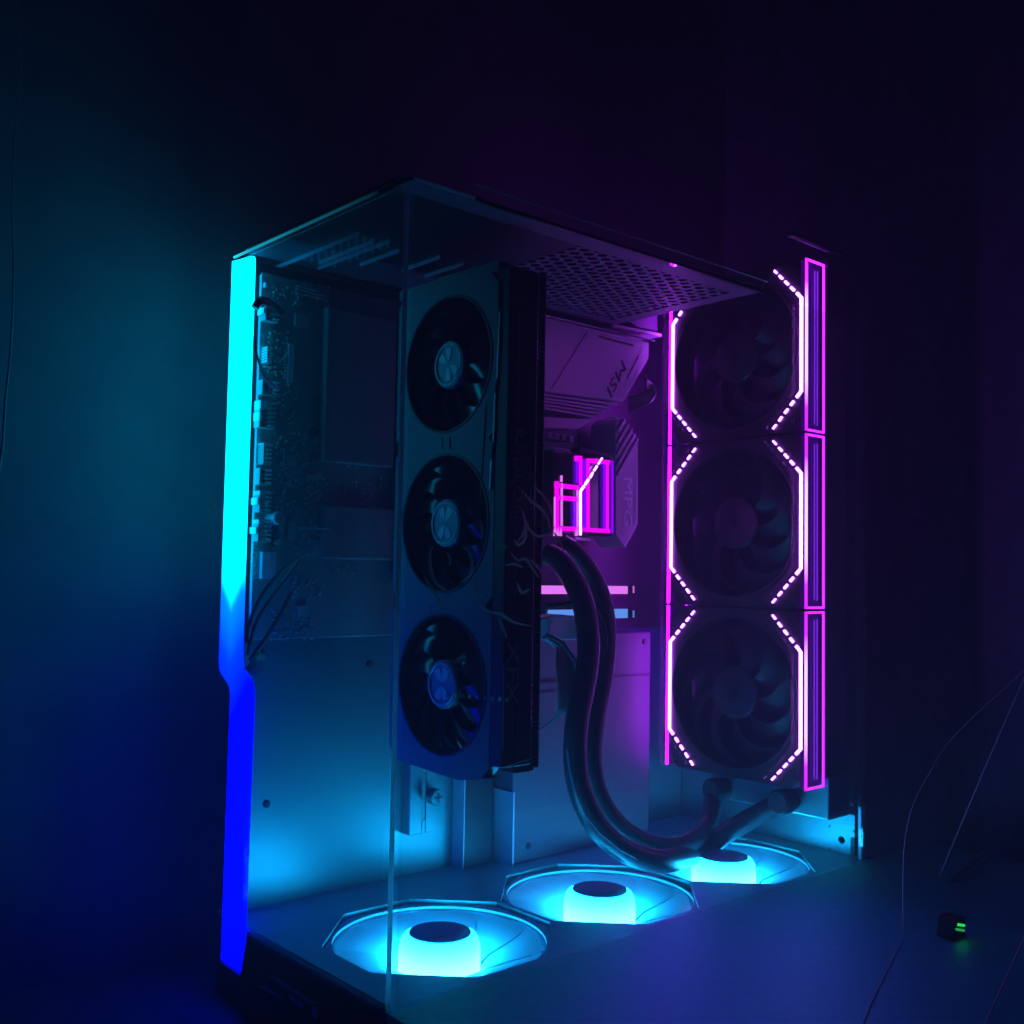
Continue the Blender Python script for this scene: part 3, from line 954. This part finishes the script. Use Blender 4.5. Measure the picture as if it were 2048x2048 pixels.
# silk screen words down the front edge
for txt, cc, x, y, sz in (('JCI1', c3, 412, 980, 4.2), ('JRGB1', c3, 400, 1120, 4.2), ('SYS FAN3', c3, 390, 1505, 4.6), ('JCOM1 JT1', c4, 368, 180, 4.6), ('SYS_FAN4', c4, 357, 590, 4.6),
                          ('JUSB2', c4, 345, 820, 4.2), ('JUSB1', c4, 330, 1100, 4.0), ('MADE IN CHINA', c4, 325, 1345, 5.2), ('JUSB3', c4, 310, 1620, 4.2)):
    p = at(*cc(x, y), 'Y', BY - 0.2)
    text_obj('board_lettering', txt, sz, p, (0, 0, -1), (1, 0, 0), M['silk'], mbd, 0.05, sx=1.0)
for cc, x, y in ((c4, 447, 845), (c4, 440, 1165)):
    p = at(*cc(x, y), 'Y', BY - 8)
    text_obj('plug_lettering', '1060', 12, p, (0, 0, -1), (1, 0, 0), M['silk'], mbd, 0.05, sx=0.72)

# IO cover (upper right), its fins, and the finned side heatsink
IY = 150.0
def c6(x, y): return 1050 + x / 6.44, 600 + y / 6.44
def poly(cc, pts, y): return [(at(*cc(a, b), 'Y', y)[0], at(*cc(a, b), 'Y', y)[2]) for a, b in pts]
io = MB().prism(poly(c6, [(20, 150), (230, 205), (1540, 530), (1597, 545), (1597, 752), (1270, 1308), (220, 1172), (20, 1140)], IY), 'Y', IY, IY + 30).build('io_cover', M['alu'], mbd, bevel=1.2)
MB().bar(at(*c6(235, 190), 'Y', IY - 2), at(*c6(1605, 513), 'Y', IY - 2), 1.1, 3, (0, 1, 0)).build('cover_edge_trim', M['silver'], io)
MB().bar(at(*c6(1618, 513), 'Y', IY - 2), at(*c6(1668, 522), 'Y', IY - 2), 1.2, 3, (0, 1, 0)).build('cover_edge_tip', M['silver'], io)
MB().bar(at(*c6(800, 410), 'Y', IY - 0.05), at(*c6(335, 1150), 'Y', IY - 0.05), 0.9, 0.25, (0, -1, 0)).build('cover_groove', M['dark'], io)
MB().bar(at(*c6(950, 470), 'Y', IY - 0.05), at(*c6(1400, 590), 'Y', IY - 0.05), 1.6, 0.3, (0, -1, 0)).build('cover_groove', M['dark'], io)
MB().bar(at(*c6(1460, 720), 'Y', IY - 0.05), at(*c6(1310, 1020), 'Y', IY - 0.05), 0.8, 0.3, (0, -1, 0)).build('cover_groove', M['dark'], io)
pa, pb_ = Vector(at(*c6(1255, 850), 'Y', IY)), Vector(at(*c6(1110, 1130), 'Y', IY))
dd = (pb_ - pa).normalized()
upv = Vector((0, -1, 0)).cross(dd)
if upv.x < 0: upv = -upv
text_obj('maker_name', 'MSI', 13, (pa + pb_) / 2 + Vector((0, -0.3, 0)), dd, upv, M['dark'], io, 0.15, shear=0.2, sx=1.9)
for k, (x1, y0, y1) in enumerate([(1190, 1215, 1345), (1105, 1262, 1388), (1028, 1300, 1422), (955, 1345, 1462), (885, 1385, 1502)]):
    MB().bar(at(*c6(225, y0 + 0), 'Y', IY + 4), at(*c6(x1, y1), 'Y', IY + 4), 2.1, 24, (0, 1, 0)).build('heatsink_fin', M['alu'], mbd, bevel=0.5)
m = MB().bar(at(*c6(1130, 322), 'Y', 150), at(*c6(1765, 452), 'Y', 150), 3.0, 30, (0, 1, 0))
m.build('io_shelf', M['alu'], mbd, bevel=0.8)
MB().prism(poly(c6, [(1320, 260), (1712, 190), (1712, 400), (1450, 350)], 158), 'Y', 158, 180).build('io_port_block', M['cover'], mbd, bevel=0.8)
MB().prism(poly(c6, [(200, 1500), (880, 1540), (700, 1660), (200, 1650)], 150), 'Y', 150, 170).build('power_stage_cover', M['alu'], mbd, bevel=0.8)
for k in range(5):
    x = 250 + k * 110 / 1.2 * 1.0
    u0, v0 = c6(210 + k * 92, 1695 + k * 13)
    a = at(u0, v0, 'Y', 152); b = at(u0 + 9, v0 + 11.5, 'Y', 152)
    x0, x1, z1, z0 = a[0], b[0], a[2], b[2]
    m = MB().box(x0, x0 + 0.9, 152, 170, z0, z1).box(x0 + 0.9, x1, 152, 170, z0, z0 + 0.8).box(x0 + 0.9, x1, 152, 170, z1 - 0.8, z1).box(x0 + 0.9, x1 - 0.6, 152, 170, (z0 + z1) / 2 - 0.4, (z0 + z1) / 2 + 0.4)
    m.build('power_choke', M['alu'], mbd)
for k in range(3):
    p = at(*c6(1062 + 46 * k, 1522 - 6 * k), 'Y', 150)
    MB().lathe([(1.1, 0), (1.1, -3), (0.6, -3.5)], p, 'Y', 12).build('solder_post', M['silver'], mbd, smooth=True)

def c5(x, y): return 950 + x / 3.864, 800 + y / 3.864
HY2 = 150.0
hp = MB().prism(poly(c5, [(1085, 250), (1088, 175), (1132, 132), (1216, 235), (1256, 305), (1258, 965), (1160, 1142), (1086, 1030)], HY2), 'Y', HY2, HY2 + 30).build('side_heatsink', M['alu'], mbd, bevel=0.8)
for k, (x0, y0, x1, y1) in enumerate([(1090, 250, 1145, 150), (1088, 335, 1172, 190), (1088, 420, 1200, 225), (1088, 500, 1222, 268), (1088, 580, 1246, 300)]):
    MB().bar(at(*c5(x0, y0), 'Y', HY2), at(*c5(x1, y1), 'Y', HY2), 2.6, 3.0, (0, -1, 0)).build('heatsink_fin', M['alu'], hp, bevel=0.4)
pM = at(*c5(1178, 785), 'Y', HY2 - 0.3)
text_obj('series_name', 'MPG', 15, pM, (0, 0, -1), (1, 0, 0), M['print_'], hp, 0.15, shear=0.0, sx=1.45)
MB().bar(at(*c5(1250, 320), 'Y', HY2 - 0.3), at(*c5(1250, 960), 'Y', HY2 - 0.3), 0.7, 0.6, (0, -1, 0)).build('edge_trim', M['print_'], hp)

# memory sticks
def stick(v0, v1, u0, mt, lab, z_lab):
    t = thing('memory_stick', lab, 'memory stick', (0, 0, 0), 'memory sticks with light bars')
    y = 132
    a, b = at(u0, v0, 'Y', y), at(1256, v1, 'Y', y)
    zc = (a[2] + b[2]) / 2
    MB().box(a[0] - 3, b[0] + 10, y + 3, BY - 0.2, zc - 3.2, zc + 3.2).build('heat_spreader', M['satin'], t, bevel=0.6)
    MB().box(a[0], b[0], y, y + 2.9, b[2], a[2]).build('light_bar', M[mt], t, bevel=0.5)
    MB().box(b[0], b[0] + 9, y + 0.4, y + 2.9, zc - 3.1, zc + 3.1).build('end_cap', M['dark'], t, bevel=0.4)
    m = MB()
    for k in range(4):
        p = at(1267.5, v0 + 2.5 + k * 3.6, 'Y', y)
        m.cbox(p[0], y + 0.2, p[2], 1.8, 0.4, 1.0)
    m.build('end_lettering', M[mt], t)
    return t


stick(1171, 1188, 1061, 'pinkbar', 'memory stick with pink light bar behind the hoses', 0)
stick(1220, 1236, 1100, 'bluebar', 'memory stick with pale blue light bar, just below the pink one', 0)

# main power plug with a bright cyan top
t = thing('power_plug', 'black cable plug with pale cyan upper edge, left of the hoses', 'plug')
y = 112
a, b = at(1094, 1236, 'Y', y), at(1156, 1290, 'Y', y)
MB().box(a[0], b[0], y, y + 16, b[2] + 4, a[2]).build('plug_body', M['alu'], t, bevel=1)
MB().prism([(a[0], a[2] + 0.3), (a[0] + 4, a[2] + 2.2), (a[0] + 12, a[2] + 2.6), (b[0] - 2, a[2] + 1.2), (b[0], a[2] + 0.3)], 'Y', y - 1, y + 12).build('plug_top', M['edgecy'] if 'edgecy' in M else M['white'], t, bevel=0.3)
MB().box(b[0] + 0.3, b[0] + 2.4, y - 1, y + 8, b[2] + 6, a[2] - 3).build('latch', M['silver'], t, bevel=0.5)
MB().bar(at(1062, 1256, 'Y', y), at(1076, 1256, 'Y', y), 0.9, 2, (0, 1, 0)).bar(at(1080, 1238, 'Y', y), at(1086, 1234, 'Y', y), 1.3, 2, (0, 1, 0)).build('metal_clip', M['silver'], t)

# ------------------------------------------------------------------ graphics card
gc = thing('graphics_card', 'graphics card standing upright with three dark fans facing the front glass', 'graphics card')
GX, GYc = 88.0, 75.5
zf = [388.5, 285.7, 182.9]
seg = 48
m = MB()
for k, zc in enumerate(zf):
    face_ring(m, square_like(GYc + 3, zc, 52, 51.4, seg), [(a, b) for a, b in circle_like(GYc, zc, 45.2, seg)], 'X', GX, GX + 9)
m.box(GX, GX + 9, GYc - 49, GYc + 55, zf[0] + 51.4, zf[0] + 58)
m.prism([(GYc - 49, zf[2] - 51.4), (GYc + 55, zf[2] - 51.4), (GYc + 40, zf[2] - 54), (GYc - 20, zf[2] - 57), (GYc - 34, zf[2] - 54.5)], 'X', GX, GX + 9)
m.build('shroud', M['shroud'], gc, smooth=True)
# raised light side panel with notched chrome edge
pts = [(998.7, 560), (998.7, 623.5), (993.6, 755.6), (989.7, 786.6), (985.8, 885), (982, 918.6), (979.3, 978)]
segs = [(0, 1), (1, 2), (2, 3), (3, 4), (4, 5), (5, 6)]
for a_, b_ in segs:
    MB().bar(at(*pts[a_], 'X', GX - 1.2), at(*pts[b_], 'X', GX - 1.2), 0.9, 2, (1, 0, 0)).build('edge_trim', M['silver' if a_ % 2 else 'gloss'], gc)
for k in range(2):
    MB().bar((GX - 0.1, GYc - 4 + 8 * k, zf[0] - 47.5), (GX - 0.1, GYc - 5 + 8 * k, zf[1] + 47.5), 0.7, 0.4, (-1, 0, 0)).build('shroud_groove', M['dark'], gc)
MB().bar((GX - 0.1, GYc - 40, zf[0] - 30), (GX - 0.1, GYc - 36, zf[1] + 12), 0.7, 0.4, (-1, 0, 0)).build('shroud_groove', M['dark'], gc)


def card_fan():
    t = bpy.data.objects.new('card_fan', None)
    COL.objects.link(t)
    t.parent = gc
    m = MB().lathe([(15.6, 10), (15.6, 2.0), (14.8, 0.9), (13.2, 0.9), (12.9, 1.4), (12.4, 1.4)], (0, 0, 0), 'X', 40)
    m.build('hub', M['hubcap'], t, smooth=True)
    m = MB()
    face_ring(m, circle_like(0, 0, 13.4, 40), circle_like(0, 0, 12.7, 40), 'X', 0.3, 1.2)
    m.build('hub_ring', M['emblem'], t, smooth=True)
    m = MB()
    for k in range(4):
        a = math.radians((62, 118, 242, 298)[k])
        d = (math.cos(a), math.sin(a)); q = (-d[1], d[0])
        pp = [(d[0] * 1.2, d[1] * 1.2), (d[0] * 6 + q[0] * 2.6, d[1] * 6 + q[1] * 2.6), (d[0] * 10.6 + q[0] * 2.6, d[1] * 10.6 + q[1] * 2.6),
              (d[0] * 10.6 - q[0] * 2.6, d[1] * 10.6 - q[1] * 2.6), (d[0] * 6 - q[0] * 2.6, d[1] * 6 - q[1] * 2.6)]
        m.prism(pp, 'X', 0.7, 1.5)
    m.build('hub_emblem', M['emblem'], t)
    base = None
    for k in range(11):
        if base is None:
            base = blade_mesh(MB(), 11, 0, 15.5, 43.2, -3.5, -10, -0.45, 0.60, steps=6, axis='X').build('blade', M['gloss'], t, smooth=True)
        else:
            b = base.copy(); COL.objects.link(b); b.parent = t
            b.rotation_euler = (2 * math.pi * k / 11, 0, 0)
    m = MB()
    face_ring(m, circle_like(0, 0, 45.0, 48), circle_like(0, 0, 43.6, 48), 'X', -0.6, 9)
    m.build('outer_ring', M['dark'], t, smooth=True)
    MB().lathe([(46, 12), (46, 14)], (0, 0, 0), 'X', 48).build('fan_backing', M['fin'], t)
    return t


cf = card_fan()
cf.location = (GX * S, GYc * S, zf[0] * S)
cf.rotation_euler = (math.radians(-28), 0, 0)
for k in (1, 2):
    c = copy_tree(cf, gc)
    c.location = (GX * S, GYc * S, zf[k] * S)
    c.rotation_euler = (math.radians((0, 3, -2)[k]), 0, 0)
# body behind the shroud
MB().box(GX + 15, GX + 30, 20, 150, 134, 442).build('fin_core', M['fin'], gc)
MB().box(GX + 9.1, GX + 24, 15, 19.8, 139, 441).build('side_panel', M['satin'], gc, bevel=1)
MB().box(GX, GX + 9, 15, 26.4, 139, 441).build('side_shroud', M['satin'], gc, bevel=1)
m = MB()
z = 140.0
while z < 440:
    m.box(GX + 24.3, GX + 30, 16.5, 21, z, z + 0.9)
    z += 2.6
m.build('side_fins', M['fin'], gc, kind='stuff')
MB().box(GX + 30.2, GX + 32, 17, 150, 136, 443).build('backplate', M['satin'], gc, bevel=0.5)
MB().bar(at(1004, 1535, 'Y', 14.9), at(1062, 1518, 'Y', 14.9), 0.9, 2, (0, 1, 0)).build('corner_trim', M['silver'], gc)
MB().bar(at(1063, 1455, 'Y', 14.9), at(1062, 1515, 'Y', 14.9), 0.6, 2, (0, 1, 0)).build('fin_edge', M['alu'], gc)
MB().bar(at(1060, 920, 'Y', 14.9), at(1060, 1020, 'Y', 14.9), 0.6, 0.6, (0, -1, 0)).bar(at(1069, 800, 'Y', 14.9), at(1067, 1020, 'Y', 14.9), 0.6, 0.6, (0, -1, 0)).build('side_groove', M['print_'], gc)
pa = at(1036, 947, 'Y', 14.6)
text_obj('side_lettering', 'RADEON', 10.5, pa, (0, 0, -1), (1, 0, 0), M['print_'], gc, 0.15, spacing=1.12, sx=1.22)
pa = at(1024, 1346, 'Y', 14.8)
text_obj('side_lettering', 'XFX', 13.5, pa, (0, 0, -1), (1, 0, 0), M['print_'], gc, 0.15, spacing=1.02, sx=1.5)
MB().bar(at(1007, 1330, 'Y', 14.8), at(1005, 1500, 'Y', 14.8), 0.35, 0.4, (0, -1, 0)).build('side_groove', M['print_'], gc)

# ------------------------------------------------------------------ cables inside
def c9(x, y): return 950 + x / 4.292, 1150 + y / 4.292
t = thing('power_cable', 'flat bundle of black wires fanning out beside the graphics card', 'cable')
for k in range(9):
    s_ = k / 8
    pts = [at(*c9(590 + 20 * s_, 540 + 10 * (1 - s_)), 'Y', 95 - 10 * s_), at(*c9(700 + 40 * s_, 640), 'Y', 88), at(*c9(760 - 60 + 130 * s_, 760), 'Y', 84),
           at(*c9(715 + 155 * s_, 960), 'Y', 80), at(*c9(718 + 145 * s_, 1080 + 10 * s_), 'Y', 78), at(*c9(690 + 40 * s_, 1215 - 20 * s_), 'Y', 80), at(*c9(600 + 4 * s_, 1300), 'Y', 84), at(*c9(480, 1385), 'Y', 88)]
    MB().tube(pts, 0.8, 6, 5).build('wire', M['plug'], t, smooth=True)
t = thing('cable_loop', 'round black cable loop in front of the hoses', 'cable')
lp = [(1092, 1213, 100), (1150, 1207, 96), (1186, 1220, 92), (1207, 1250, 88), (1211, 1290, 86), (1200, 1322, 86), (1178, 1336, 88), (1158, 1330, 92), (1140, 1308, 96), (1122, 1285, 100), (1092, 1270, 104)]
MB().tube(path(lp), 1.6, 8, 6).build('cable_strand', M['wire'], t, smooth=True)
lp = [(u - 6, v + 4, y_ + 4) for u, v, y_ in lp]
MB().tube(path(lp), 1.3, 8, 6).build('cable_strand', M['wire'], t, smooth=True)
t = thing('processor_power_cable', 'curved black wires at the slanted end of the metal board cover', 'cable')
for k in range(7):
    o_ = k * 17
    pts = [at(*c6(1480 + o_ * 1.3, 960 + o_ * 1.1), 'Y', 150), at(*c6(1560 + o_ * 1.0, 1010 + o_), 'Y', 144), at(*c6(1570 + o_ * 1.05, 1110 + o_ * 0.9), 'Y', 142), at(*c6(1530 + o_ * 0.8, 1190 + o_ * 1.2), 'Y', 142), at(*c6(1430, 1240 + o_ * 1.75), 'Y', 146), at(*c6(1330, 1250 + o_ * 1.9), 'Y', 152)]
    MB().tube(pts, 0.8, 6, 5).build('wire', M['wire'], t, smooth=True)
t = thing('front_panel_cable', 'dark flat cable bending out from behind the glowing front strip', 'cable')
for (pts, rr_) in (([(493, 1285), (503, 1235), (524, 1190), (556, 1148), (585, 1120)], 1.2), ([(495, 1310), (512, 1245), (543, 1195), (576, 1150), (600, 1118)], 1.2),
                   ([(500, 1320), (530, 1278), (560, 1230), (582, 1185)], 1.6)):
    MB().tube([at(u, v, 'Y', 168 - 6 * i) for i, (u, v) in enumerate(pts)], rr_, 8, 5).build('cable_strand', M['wire'], t, smooth=True)
t = thing('ribbon_cable', 'small comb of parallel wires beside the bend of the front strip', 'cable')
for k in range(8):
    o_ = k * 26
    pts = [at(*c7(480 + o_ * 1.1, 1190 + o_ * 0.25), 'Y', 150), at(*c7(430 + o_ * 1.25, 1290 + o_ * 0.35), 'Y', 152), at(*c7(370 + o_ * 1.0, 1400 + o_ * 0.5), 'Y', 156), at(*c7(300 + o_ * 0.8, 1450 + o_ * 0.7), 'Y', 162)]
    MB().tube(pts, 0.5, 6, 5).build('wire', M['wire'], t, smooth=True)
t = thing('header_cable', 'thin grey wires sweeping down past the upper headers of the board', 'cable')
for k in range(5):
    o_ = k * 14
    pts = [at(*c3(318 - 2 * k, 960 + o_ * 2.2), 'Y', 163), at(*c3(340 + o_ * 0.4, 1100 + o_ * 1.6), 'Y', 160), at(*c3(385 + o_ * 0.25, 1280 + o_), 'Y', 158), at(*c3(470, 1420 + o_ * 0.8), 'Y', 162), at(*c3(610 - o_ * 0.5, 1530 + o_ * 0.3), 'Y', 170)]
    MB().tube(pts, 0.55, 6, 5).build('wire', M['alu'], t, smooth=True)
t = thing('lead_cable', 'short flat black lead folded out of the strip near its top', 'cable')
m = MB().tube([at(*c3(330, 640), 'Y', 160), at(*c3(385, 560), 'Y', 160), at(*c3(470, 575), 'Y', 164), at(*c3(620, 690), 'Y', 172)], 2.6, 8, 5)
m.build('cable_strand', M['satin'], t, smooth=True)

# ------------------------------------------------------------------ things around the case
t = MB().tube([at(u, v, 'Z', FZ + 0.4) for u, v in [(1722, 2060), (1740, 2012), (1770, 1950), (1800, 1890)]] + [at(u, v, 'X', 330 + 40 * i) for i, (u, v) in enumerate([(1806, 1860), (1806, 1760), (1810, 1680), (1826, 1610), (1860, 1545), (1910, 1470), (2060, 1330)])], 0.35, 6, 5).build('thin_cable', M['alu'], smooth=True)
tag(t, 'hair thin cable bending upward at the lower right of the case', 'cable')
t = MB().tube([at(u, v, 'Y', -60 - 8 * i) for i, (u, v) in enumerate([(1868, 1780), (1905, 1690), (1960, 1560), (2005, 1455), (2060, 1330)])], 0.5, 6, 5).build('thin_cable', M['alu'], smooth=True)
tag(t, 'straight slanting cable above the green light at right', 'cable')
t = MB().tube([at(u, v, 'Z', FZ - 2 + 6 * i) for i, (u, v) in enumerate([(1960, 2075), (1990, 2005), (2020, 1940), (2060, 1850)])], 0.5, 6, 5).build('thin_cable', M['alu'], smooth=True)
tag(t, 'slanting cable in the bottom right corner', 'cable')
# braided cable
t = thing('braided_cable', 'dark braided cable with speckled sleeve at the right edge', 'cable')
bp_ = [Vector(at(u, v, 'Y', -80)) for u, v in [(1912, 1772), (1950, 1740), (1990, 1705), (2030, 1662), (2075, 1620)]]
MB().tube([p + Vector((0, 3, 0)) for p in bp_], 4.2, 10, 5).build('sleeve', M['rubber'], t, smooth=True)
m = MB()
for i in range(len(bp_) - 1):
    for k in range(14):
        q = bp_[i].lerp(bp_[i + 1], k / 14)
        for j in range(5):
            a = j * 0.6 - 1.2 + (k % 2) * 0.3
            m.cbox(q.x + 1.5 * math.sin(a) * 2, q.y + 3 - 4.2 * math.cos(a * 0.6) - 0.2, q.z + math.sin(a) * 3.6, 0.6, 0.5, 0.5)
m.build('braid', M['silk'], t, kind='stuff')
# green lights of a plug
t = thing('green_light', 'small dark adapter with two green lights, lower right', 'adapter')
p = at(1923, 1854, 'Z', 36)
GY = p[1]
MB().box(p[0] - 6, p[0] + 8, GY + 0.6, GY + 14, FZ - 0.3, 41).build('adapter_body', M['dark'], t, bevel=1.5)
MB().bar(at(1916.5, 1849.5, 'Y', GY), at(1930.5, 1851.5, 'Y', GY), 1.7, 1.4, (0, 1, 0)).build('led', M['green'], t, bevel=0.3)
MB().bar(at(1914.5, 1859, 'Y', GY), at(1930, 1861.5, 'Y', GY), 1.6, 1.4, (0, 1, 0)).build('led', M['green2'], t, bevel=0.3)
# fuzzy cord at the left edge
pts = [(36, -30), (38, 60), (42, 150), (34, 230), (27, 320), (24, 420), (27, 520), (25, 620), (19, 720), (10, 810), (4, 900), (-12, 1000)]
t = thing('hanging_cord', 'frayed thin cord hanging down the left edge', 'cord')
P = [Vector(at(u, v, 'Y', 150)) for u, v in pts]
MB().tube(P, 0.5, 6, 5, rr=lambda q: 0.3 + 1.3 * q).build('cord_core', M['silk'], t, smooth=True)
m = MB()
for i in range(len(P) - 1):
    for k in range(16):
        q = P[i].lerp(P[i + 1], random.random())
        d = Vector((random.uniform(-1, 1), random.uniform(-0.4, 0.4), random.uniform(-1, 1))) * (0.5 + 1.6 * i / len(P))
        m.tube([q, q + d], 0.14, 3, 1)
m.build('frayed_fibres', M['silk'], t, kind='stuff')

# ------------------------------------------------------------------ pale swirls and dots built to imitate a reflection in the side glass
m = bpy.data.materials.new('pale_reflection')
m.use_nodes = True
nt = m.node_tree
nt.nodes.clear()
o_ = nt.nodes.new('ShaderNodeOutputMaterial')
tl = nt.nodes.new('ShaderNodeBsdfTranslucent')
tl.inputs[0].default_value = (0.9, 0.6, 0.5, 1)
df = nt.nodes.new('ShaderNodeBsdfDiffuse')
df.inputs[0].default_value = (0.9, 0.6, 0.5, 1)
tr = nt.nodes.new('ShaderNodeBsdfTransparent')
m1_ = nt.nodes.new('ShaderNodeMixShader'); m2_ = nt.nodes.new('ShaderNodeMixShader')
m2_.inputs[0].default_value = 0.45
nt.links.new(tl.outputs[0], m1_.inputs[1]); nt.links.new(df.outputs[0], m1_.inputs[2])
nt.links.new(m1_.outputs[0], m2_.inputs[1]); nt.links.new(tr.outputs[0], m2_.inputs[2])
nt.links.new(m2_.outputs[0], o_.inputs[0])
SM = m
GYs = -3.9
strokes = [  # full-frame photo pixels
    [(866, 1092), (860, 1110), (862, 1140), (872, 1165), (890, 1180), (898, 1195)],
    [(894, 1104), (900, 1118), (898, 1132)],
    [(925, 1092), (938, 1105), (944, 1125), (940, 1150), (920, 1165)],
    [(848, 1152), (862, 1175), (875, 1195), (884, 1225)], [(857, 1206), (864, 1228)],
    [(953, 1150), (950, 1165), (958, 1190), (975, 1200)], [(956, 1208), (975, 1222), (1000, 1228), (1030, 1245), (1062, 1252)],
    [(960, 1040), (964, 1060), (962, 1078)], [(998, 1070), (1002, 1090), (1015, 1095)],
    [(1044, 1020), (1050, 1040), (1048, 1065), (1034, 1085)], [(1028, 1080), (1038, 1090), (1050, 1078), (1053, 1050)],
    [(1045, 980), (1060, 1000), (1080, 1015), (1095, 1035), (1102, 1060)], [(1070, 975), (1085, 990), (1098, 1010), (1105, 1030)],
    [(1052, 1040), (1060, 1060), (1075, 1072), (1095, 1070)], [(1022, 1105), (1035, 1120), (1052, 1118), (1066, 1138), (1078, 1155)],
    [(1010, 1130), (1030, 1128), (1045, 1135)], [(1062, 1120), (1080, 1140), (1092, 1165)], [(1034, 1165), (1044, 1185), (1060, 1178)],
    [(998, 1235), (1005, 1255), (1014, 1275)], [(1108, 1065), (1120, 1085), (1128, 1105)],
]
t = thing('flame_reflection', 'faint brownish flame swirls built as a reflection in the side glass in front of the graphics card', 'glass_reflection')
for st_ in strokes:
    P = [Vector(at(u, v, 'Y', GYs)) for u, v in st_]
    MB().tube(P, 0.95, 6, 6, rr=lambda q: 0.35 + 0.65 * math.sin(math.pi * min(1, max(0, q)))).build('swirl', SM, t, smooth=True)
t = thing('dot_row', 'short row of pale dots built as a reflection in the side glass near the lowest card fan', 'glass_reflection')
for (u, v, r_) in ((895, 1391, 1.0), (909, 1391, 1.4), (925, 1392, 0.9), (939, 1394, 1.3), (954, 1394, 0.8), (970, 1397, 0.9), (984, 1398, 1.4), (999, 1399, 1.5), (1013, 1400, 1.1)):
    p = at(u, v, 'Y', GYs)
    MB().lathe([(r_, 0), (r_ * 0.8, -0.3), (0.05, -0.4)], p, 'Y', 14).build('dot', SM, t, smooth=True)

# ------------------------------------------------------------------ haze added to imitate lens bloom
HAZE = 0.28
m = bpy.data.materials.new('air')
m.use_nodes = True
nt = m.node_tree
nt.nodes.clear()
o = nt.nodes.new('ShaderNodeOutputMaterial')
v = nt.nodes.new('ShaderNodeVolumePrincipled')
v.inputs['Color'].default_value = (0.95, 0.62, 1.0, 1)
v.inputs['Density'].default_value = HAZE
nt.links.new(v.outputs[0], o.inputs['Volume'])
hz = MB().box(-1600, 1600, -1100, 1300, -1045, 1700).build('haze', m)
hz['kind'] = 'stuff'
hz['label'] = 'added thin haze imitating lens bloom around the lit computer case'
